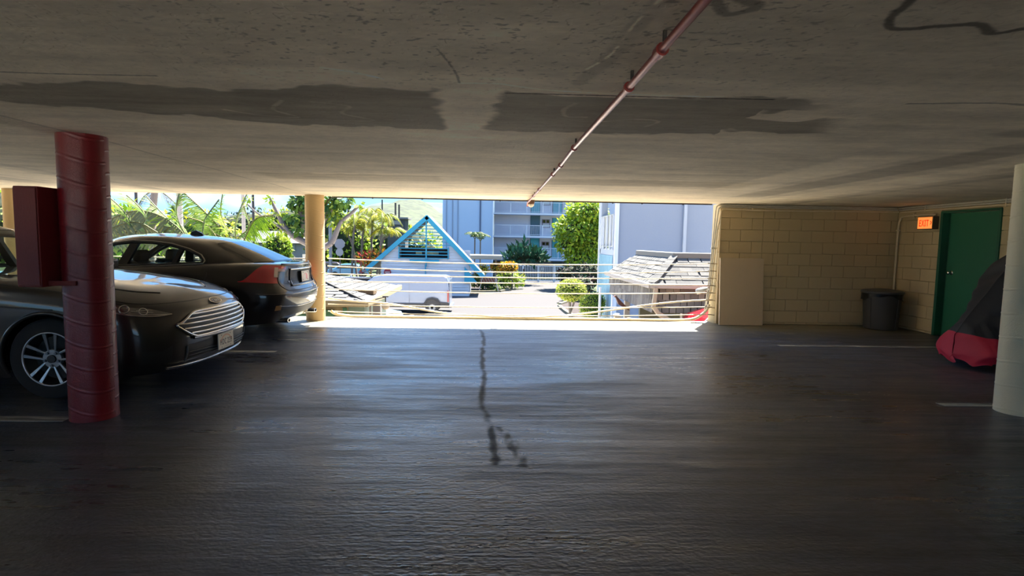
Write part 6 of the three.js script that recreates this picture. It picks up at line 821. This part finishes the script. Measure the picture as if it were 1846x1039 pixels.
{
  const t = thing('house', 'white house with a pale metal roof across the street', 'house'), w = rough(ocol(0.3, 0.3, 0.31), 0.8, 2, 0.003), D = 88, a = at(462, 432, D), b = at(545, 452, D);
  mesh('wall', metric(box(b.x - a.x, 3.4, 6, (a.x + b.x) / 2, -1.3, D + 3)), w, t);
  mesh('roof', quadGeo([[V(a.x - 3.5, 0.5, D - 0.6), V(b.x + 0.5, 0.5, D - 0.6), V(b.x - 1.5, 2.4, D + 3), V(a.x - 1, 2.4, D + 3)], [V(b.x + 0.5, 0.5, D - 0.6), V(b.x + 0.5, 0.5, D + 6.6), V(b.x - 1.5, 2.4, D + 3), V(b.x - 1.5, 2.4, D + 3)], [V(b.x + 0.5, 0.5, D + 6.6), V(a.x - 3.5, 0.5, D + 6.6), V(a.x - 1, 2.4, D + 3), V(b.x - 1.5, 2.4, D + 3)]]), rough(ocol(0.19, 0.2, 0.21), 0.5, 2, 0.002), t);
  for (const [u, m] of [[512, mWhite], [523, 0], [530, mWhite]]) { const q = at(u, 446, D); mesh('window', box(m ? 0.5 : 0.6, 1.2, 0.1, q.x, -0.2, D - 0.05), m ? std(ocol(0.2, 0.24, 0.28), 0.3) : std(ocol(0.05, 0.035, 0.03), 0.5), t); }
  const f = thing('garden_wall', 'white garden wall and gate in front of the white house', 'wall'); for (const [u0, u1, h] of [[480, 500, 1.1], [513, 531, 1.5], [534, 552, 0.7]]) { const p = at(u0, 455, 78), q = at(u1, 455, 78); mesh('wall_panel', box(q.x - p.x, h, 0.2, (p.x + q.x) / 2, G + h / 2, 78), rough(ocol(0.22, 0.22, 0.22), 0.8), f); }
  const h2 = thing('house', 'small grey-roofed house among the trees above the pavilion roof edge', 'house'), c = at(714, 394, 70); mesh('wall', box(2.2, 5.2, 2.6, c.x, c.y - 2.6, 71.5), rough(ocol(0.1, 0.1, 0.1), 0.9), h2); mesh('window', box(1.5, 0.5, 0.1, c.x - 0.2, c.y - 0.5, 70.15), std(ocol(0.3, 0.3, 0.28), 0.3), h2); mesh('roof', box(3.0, 0.2, 3.2, c.x, c.y + 0.05, 71.5), std(ocol(0.26, 0.26, 0.26), 0.7), h2);
}
// hills and far mountains
function range(name, label, sky, d0, d1, m, rug) {
  const nx = 160, ny = 22, p = [], idx = [], w0 = -1.6, w1 = 1.2;
  const crest = (x) => { let i = 0; while (i < sky.length - 2 && x > sky[i + 1][0]) i++; const [xa, ya] = sky[i], [xb, yb] = sky[i + 1]; return lerp(ya, yb, smooth(0, 1, Math.min(1, Math.max(0, (x - xa) / (xb - xa))))); };
  for (let j = 0; j <= ny; j++) for (let i = 0; i <= nx; i++) { const t = j / ny, d = lerp(d0, d1, t), x = lerp(w0, w1, i / nx) * d1, h = crest(x), y = lerp(G - 1, h, smooth(0, 1, t) * 0.75 + 0.25 * t) + rug * t * (fbm(x / rug / 2.2 + 40, d / rug / 2.2 + 40, 4) - 0.5); p.push(x * (0.55 + 0.45 * t), y, -d); }
  for (let j = 0; j < ny; j++) for (let i = 0; i < nx; i++) { const a = j * (nx + 1) + i; idx.push(a, a + 1, a + nx + 1, a + 1, a + nx + 2, a + nx + 1); }
  const back = p.length / 3; for (let i = 0; i <= nx; i++) { const o = (ny * (nx + 1) + i) * 3; p.push(p[o], G - 1, p[o + 2] - 200); } for (let i = 0; i < nx; i++) { const a = ny * (nx + 1) + i; idx.push(a, a + 1, back + i, a + 1, back + i + 1, back + i); }
  const g = new THREE.BufferGeometry(); g.setAttribute('position', new THREE.Float32BufferAttribute(p, 3)); g.setIndex(idx); g.computeVertexNormals(); g.setAttribute('uv', new THREE.Float32BufferAttribute(p.filter((_, i) => i % 3 !== 1), 2));
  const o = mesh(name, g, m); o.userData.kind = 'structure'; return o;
}
{
  const sk = (list, d) => list.map(([u, v]) => { const a = at(u, v, d); return [a.x, a.y]; });
  const woods = (c0, c1, s) => { const t = dataTex(512, 512, (() => { const f = tile((u, v) => fbm(u * 30 + 60, v * 30 + 60, 4)), g = tile((u, v) => fbm(u * 5 + 20, v * 5 + 20, 3)); return (i, j) => { const k = smooth(0.35, 0.65, f(i / 512, j / 512)) * 0.75 + 0.25 * smooth(0.4, 0.6, g(i / 512, j / 512)); return c0.map((q, n) => Math.pow(lerp(q, c1[n], k), 1 / 2.2)); }; })(), true); t.repeat.set(1 / s, 1 / s); return std(0xffffff, 0.95, { map: t, bumpMap: t, bumpScale: s * 0.006 }); };
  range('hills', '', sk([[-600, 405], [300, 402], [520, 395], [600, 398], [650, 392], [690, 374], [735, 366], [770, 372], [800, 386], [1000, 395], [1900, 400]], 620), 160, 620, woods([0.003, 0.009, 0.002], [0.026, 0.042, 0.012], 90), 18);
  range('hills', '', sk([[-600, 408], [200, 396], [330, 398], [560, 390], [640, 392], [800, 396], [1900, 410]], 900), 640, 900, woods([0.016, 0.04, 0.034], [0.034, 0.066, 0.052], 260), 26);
  range('mountains', '', sk([[-900, 372], [100, 366], [190, 372], [300, 385], [400, 388], [462, 376], [480, 371], [497, 362], [520, 363], [545, 370], [572, 384], [600, 380], [622, 374], [660, 376], [680, 367], [700, 369], [745, 364], [800, 372], [1900, 380]], 5200), 2600, 5200, woods([0.02, 0.058, 0.11], [0.03, 0.078, 0.135], 1500), 110);  // distance haze painted into the mountains as blue colour
}
// poles, signs, wires
const mPole = rough(ocol(0.12, 0.095, 0.085), 0.9), mSteel = std(ocol(0.3, 0.33, 0.38), 0.5, { metalness: 0.4 });
[[628, 352, 475, 80, 0.16, mPole, 'wooden utility pole left of the palm clump'], [713, 366, 430, 88, 0.15, mPole, 'paler utility pole just left of the pavilion roof'], [719.5, 369, 425, 96, 0.15, mPole, 'dark utility pole nearest the pavilion ridge'], [689, 360, 395, 110, 0.15, mPole, 'distant utility pole right of the tall feathery palm'], [595, 385, 488, 46, 0.14, mSteel, 'grey steel sign pole right of the cream column'], [192, 345, 430, 42, 0.13, mPole, 'dark pole beside the red column, left of the fronds'], [245, 345, 375, 60, 0.15, mPole, 'bluish utility pole above the arching frond'], [323, 350, 425, 26, 0.13, rough(ocol(0.36, 0.33, 0.32), 0.8), 'pale bare trunk-like pole behind the palm, left of the fin'], [456, 350, 460, 60, 0.14, mPole, 'brown utility pole behind the bare branch'], [438, 358, 430, 30, 0.1, rough(ocol(0.36, 0.33, 0.32), 0.8), 'slim white pole right of the sprayed fronds']].forEach(([u, v0, v1, d, r, m, label]) => { const a = at(u, v0, d); tag(mesh('pole', rod(V(a.x, G, d), V(a.x, a.y + (v0 < 360 ? 4 : 0), d), r), m), label, 'pole'); });
{
  const t = thing('stop_sign', 'back of a grey octagonal sign on a thin post with a white disc below', 'sign', V(0, 0, 0)), a = at(612.5, 440, 44); const m = std(ocol(0.28, 0.28, 0.32), 0.6);
  mesh('sign_plate', new THREE.CylinderGeometry(0.42, 0.42, 0.02, 8).rotateY(Math.PI / 8).rotateX(Math.PI / 2).translate(a.x, a.y, -44), m, t); mesh('post', rod(V(a.x, G, 44.04), V(a.x, a.y + 0.3, 44.04), 0.035), std(ocol(0.12, 0.12, 0.14), 0.6), t); const b = at(617, 455, 44); mesh('disc', new THREE.CylinderGeometry(0.3, 0.3, 0.02, 20).rotateX(Math.PI / 2).translate(b.x - 0.2, b.y, -43.95), std(ocol(0.34, 0.34, 0.36), 0.6), t);
  const y = thing('street_sign', 'yellow sign plates on the steel pole beside the cream column', 'sign'); for (const v of [434, 449]) { const c = at(586.5, v, 45.8); mesh('plate', box(0.42, 0.36, 0.02, c.x, c.y, 45.8), std(ocol(0.3, 0.26, 0.005), 0.5), y); } const c = at(586.5, 440, 45.85); mesh('arm', box(0.6, 0.05, 0.05, c.x + 0.2, c.y, 45.86), mSteel, y);
  const w = thing('utility_wires', 'faint overhead wires strung across the street behind the palms', 'wires'); for (const [p, q, s] of [[[300, 378, 70], [628, 372, 80], 0.6], [[300, 383, 70], [628, 380, 80], 0.6], [[628, 372, 80], [770, 398, 96], 0.6], [[480, 412, 75], [713, 425, 88], 0.5], [[-100, 378, 60], [245, 372, 62], 0.3], [[-100, 384, 60], [245, 378, 62], 0.3]]) { const A = at(...p), B = at(...q), M = A.clone().lerp(B, 0.5); M.y -= s; mesh('wire', tube([A, M, B], 0.025, 5, 0.5, 20), std(ocol(0.08, 0.08, 0.09), 0.8), w); }
  const br = []; for (let x = -24; x < -8.7; x += 0.16) br.push(box(0.03, 1.1, 0.03, x, G + 0.6, 43 - (x + 24) * 0.05)); const f = thing('street_fence', 'white railing fence along the street left of the pavilion', 'fence'); mesh('rail', [bar(V(-24, G + 1.15, 43), V(-8.6, G + 1.15, 42.2), 0.06, 0.06)], mWhite, f); mesh('balusters', br, mWhite, f).userData.kind = 'stuff'; for (let x = -24; x < -8.7; x += 2.2) mesh('post', box(0.1, 1.3, 0.1, x, G + 0.65, 43 - (x + 24) * 0.05), mWhite, f);
  const g = thing('sign_wall', 'low dark grey sign wall under the left eave of the pavilion', 'wall'); mesh('wall', rbox(4.2, 1.0, 0.3, 0.03, -9.6, G + 0.5 + 0.35, 38.6), rough(ocol(0.05, 0.045, 0.05), 0.85), g); mesh('plinth', box(4.4, 0.4, 0.5, -9.6, G + 0.2, 38.6), mConcrete, g);
}
{ // delivery van, seen from its left... rear quarter towards us
  const t = thing('van', 'white cargo van with black lower trim parked across the drive', 'van', V(-5.1, G + 0.03, 31)), m = phys(ocol(0.23, 0.28, 0.4), 0.3, { clearcoat: 0.6, clearcoatRoughness: 0.15 }), k = std(ocol(0.022, 0.022, 0.028), 0.6);
  const side = [[2.72, 0.35], [2.74, 0.75], [2.73, 1.2], [2.68, 1.75], [2.58, 2.0], [2.4, 2.07], [-1.0, 2.07], [-1.45, 1.98], [-1.9, 1.6], [-2.15, 1.22], [-2.75, 1.05], [-2.9, 0.75], [-2.92, 0.35]];
  const body = prism(side, 1.9, 0.08).translate(0, 0, -0.95), bp = body.attributes.position; for (let i = 0; i < bp.count; i++) { const y = bp.getY(i); if (y > 0.9) bp.setZ(i, bp.getZ(i) * (1 - 0.12 * ((y - 0.9) / 1.2) ** 2)); } body.computeVertexNormals();
  mesh('body', body, m, t);
  for (const x of [1.8, -1.9]) for (const s of [1, -1]) { const w = mesh('wheel', new THREE.LatheGeometry([[0.2, -0.1], [0.33, -0.11], [0.36, -0.08], [0.365, 0], [0.36, 0.08], [0.33, 0.11], [0.2, 0.1]].map(([a, b]) => new THREE.Vector2(a, b)), 28).rotateX(Math.PI / 2).translate(x, 0.365, s * 0.88), k, t); mesh('hub', [new THREE.CylinderGeometry(0.215, 0.215, 0.06, 24).rotateX(Math.PI / 2).translate(x, 0.365, s * 0.93)], std(ocol(0.2, 0.2, 0.21), 0.5), w); mesh('rim_spokes', [0, 1, 2, 3, 4].map((q) => box(0.07, 0.36, 0.03, 0, 0, 0).rotateZ(q * Math.PI / 5).translate(x, 0.365, s * 0.965)), std(ocol(0.45, 0.45, 0.46), 0.4), w); }
  for (const s of [1, -1]) { mesh('lower_trim', prism([[-2.9, 0.36], [2.72, 0.36], [2.73, 0.62], [2.25, 0.66], [2.1, 0.85], [1.8, 0.93], [1.5, 0.85], [1.34, 0.58], [-2.9, 0.58]].map(([a, b]) => [a, b]), 0.03).translate(0, 0, s > 0 ? 0.945 : -0.975), k, t); mesh('wheel_arch', new THREE.TorusGeometry(0.43, 0.05, 6, 20, Math.PI).translate(1.8, 0.4, s * 0.965), k, t);
    mesh('tail_light', rbox(0.09, 0.62, 0.05, 0.02, 2.66, 0.98, -s * 0.93), std(ocol(0.35, 0.01, 0.015), 0.3), t); mesh('panel_seam', [box(0.012, 1.35, 0.01, 0.55, 1.25, -s * 0.935), box(0.012, 1.35, 0.01, -1.35, 1.2, -s * 0.935)], std(ocol(0.2, 0.21, 0.25), 0.6), t); }
  mesh('rear_doors', [rbox(0.03, 1.5, 1.6, 0.01, 2.735, 1.15, 0), rbox(0.16, 0.12, 1.8, 0.03, 2.8, 0.42, 0)], m, t); mesh('windscreen', bar(V(-1.45, 2.0, 0), V(-2.12, 1.27, 0), 1.5, 0.03, new THREE.Vector3(-1, 1, 0).normalize()), phys(0x06080a, 0.05), t); mesh('mirror', rbox(0.12, 0.26, 0.2, 0.03, -1.75, 1.3, -1.05 * -1), k, t);
}
{ // small cars in the distance, lofted from a side profile
  const small = (label, pos, turn, c, k = 1) => { const t = thing('car', label, 'car', pos, turn), side = [[-2.1, 0.3], [-2.15, 0.62], [-2.05, 0.85], [-1.5, 0.95], [-0.85, 1.35], [-0.5, 1.45], [0.5, 1.45], [0.85, 1.38], [1.5, 0.98], [2.0, 0.9], [2.15, 0.62], [2.1, 0.3]].map(([x, y]) => [x, y * k]); const g = prism(side, 1.75, 0.1).translate(0, 0, -0.875), p = g.attributes.position; for (let i = 0; i < p.count; i++) if (p.getY(i) > 0.9 * k) p.setZ(i, p.getZ(i) * (1 - 0.3 * (p.getY(i) / k - 0.9))); g.computeVertexNormals(); mesh('body', g, phys(c, 0.25, { clearcoat: 1 }), t);
    for (const s of [1, -1]) mesh('side_window', prism([[-1.25, 0.98], [-0.75, 1.33], [0.7, 1.36], [1.25, 1.0]].map(([x, y]) => [x, y * k]), 0.02).rotateX(-s * 0.28 * 0).translate(0, 0, s > 0 ? 0.79 : -0.81), darkGlass, t);
    for (const x of [-1.35, 1.35]) for (const s of [1, -1]) mesh('wheel', new THREE.CylinderGeometry(0.32, 0.32, 0.2, 24).rotateX(Math.PI / 2).translate(x, 0.32, s * 0.8), rubber, t); return t; };
  const a = at(630, 445, 58); small('pale blue car beyond the palm trunks, right of the stop sign', V(a.x, G + 0.03, 58), 0.1, ocol(0.16, 0.42, 0.6));
  const b = at(612, 450, 62); small('dark car with a red tail passing behind the stop sign post', V(b.x - 1, G + 0.03, 62), 0.1, ocol(0.05, 0.03, 0.04));
  small('pale blue car roof peeping over the deck edge below the van', V(-5.95, G + 0.03, 23), 0, ocol(0.3, 0.42, 0.5), 1.05);
  small('dark vehicle parked beyond the gatehouse roof, left of the van', V(-9.4, G + 0.03, 34.5), 0.05, ocol(0.05, 0.045, 0.06));
  const r = thing('truck', 'red pickup cab with pale bars showing behind the right shelter', 'truck', V(5.22, G - 0.2, 11.75)), rp = phys(ocol(0.6, 0.012, 0.03), 0.25, { clearcoat: 1 });
  mesh('cab', prism([[-1.0, 0.4], [-1.02, 1.9], [-0.95, 2.4], [-0.72, 2.7], [-0.4, 2.8], [1.6, 2.8], [1.6, 0.4]], 1.5, 0.12).translate(0, 0, -0.75), rp, r); mesh('roof_rail', tube([new THREE.Vector3(-1.06, 2.2, 0.72), new THREE.Vector3(-0.88, 2.66, 0.72), new THREE.Vector3(-0.5, 2.84, 0.72), new THREE.Vector3(0.9, 2.86, 0.72)], 0.05, 8), std(ocol(0.5, 0.42, 0.42), 0.4), r);
  mesh('window', prism([[-0.5, 1.9], [-0.4, 2.5], [1.2, 2.52], [1.2, 1.9]], 0.03).translate(0, 0, 0.75), darkGlass, r); for (let k = 0; k < 5; k++) mesh('bar', rod(new THREE.Vector3(-0.4 + k * 0.09, 1.9, 0.8), new THREE.Vector3(-0.4 + k * 0.09, 2.45, 0.8), 0.012), blackTrim, r); for (const s of [1, -1]) mesh('wheel', new THREE.CylinderGeometry(0.38, 0.38, 0.24, 24).rotateX(Math.PI / 2).translate(-0.2, 0.38, s * 0.68), rubber, r);
}
renderer.render(scene, camera);
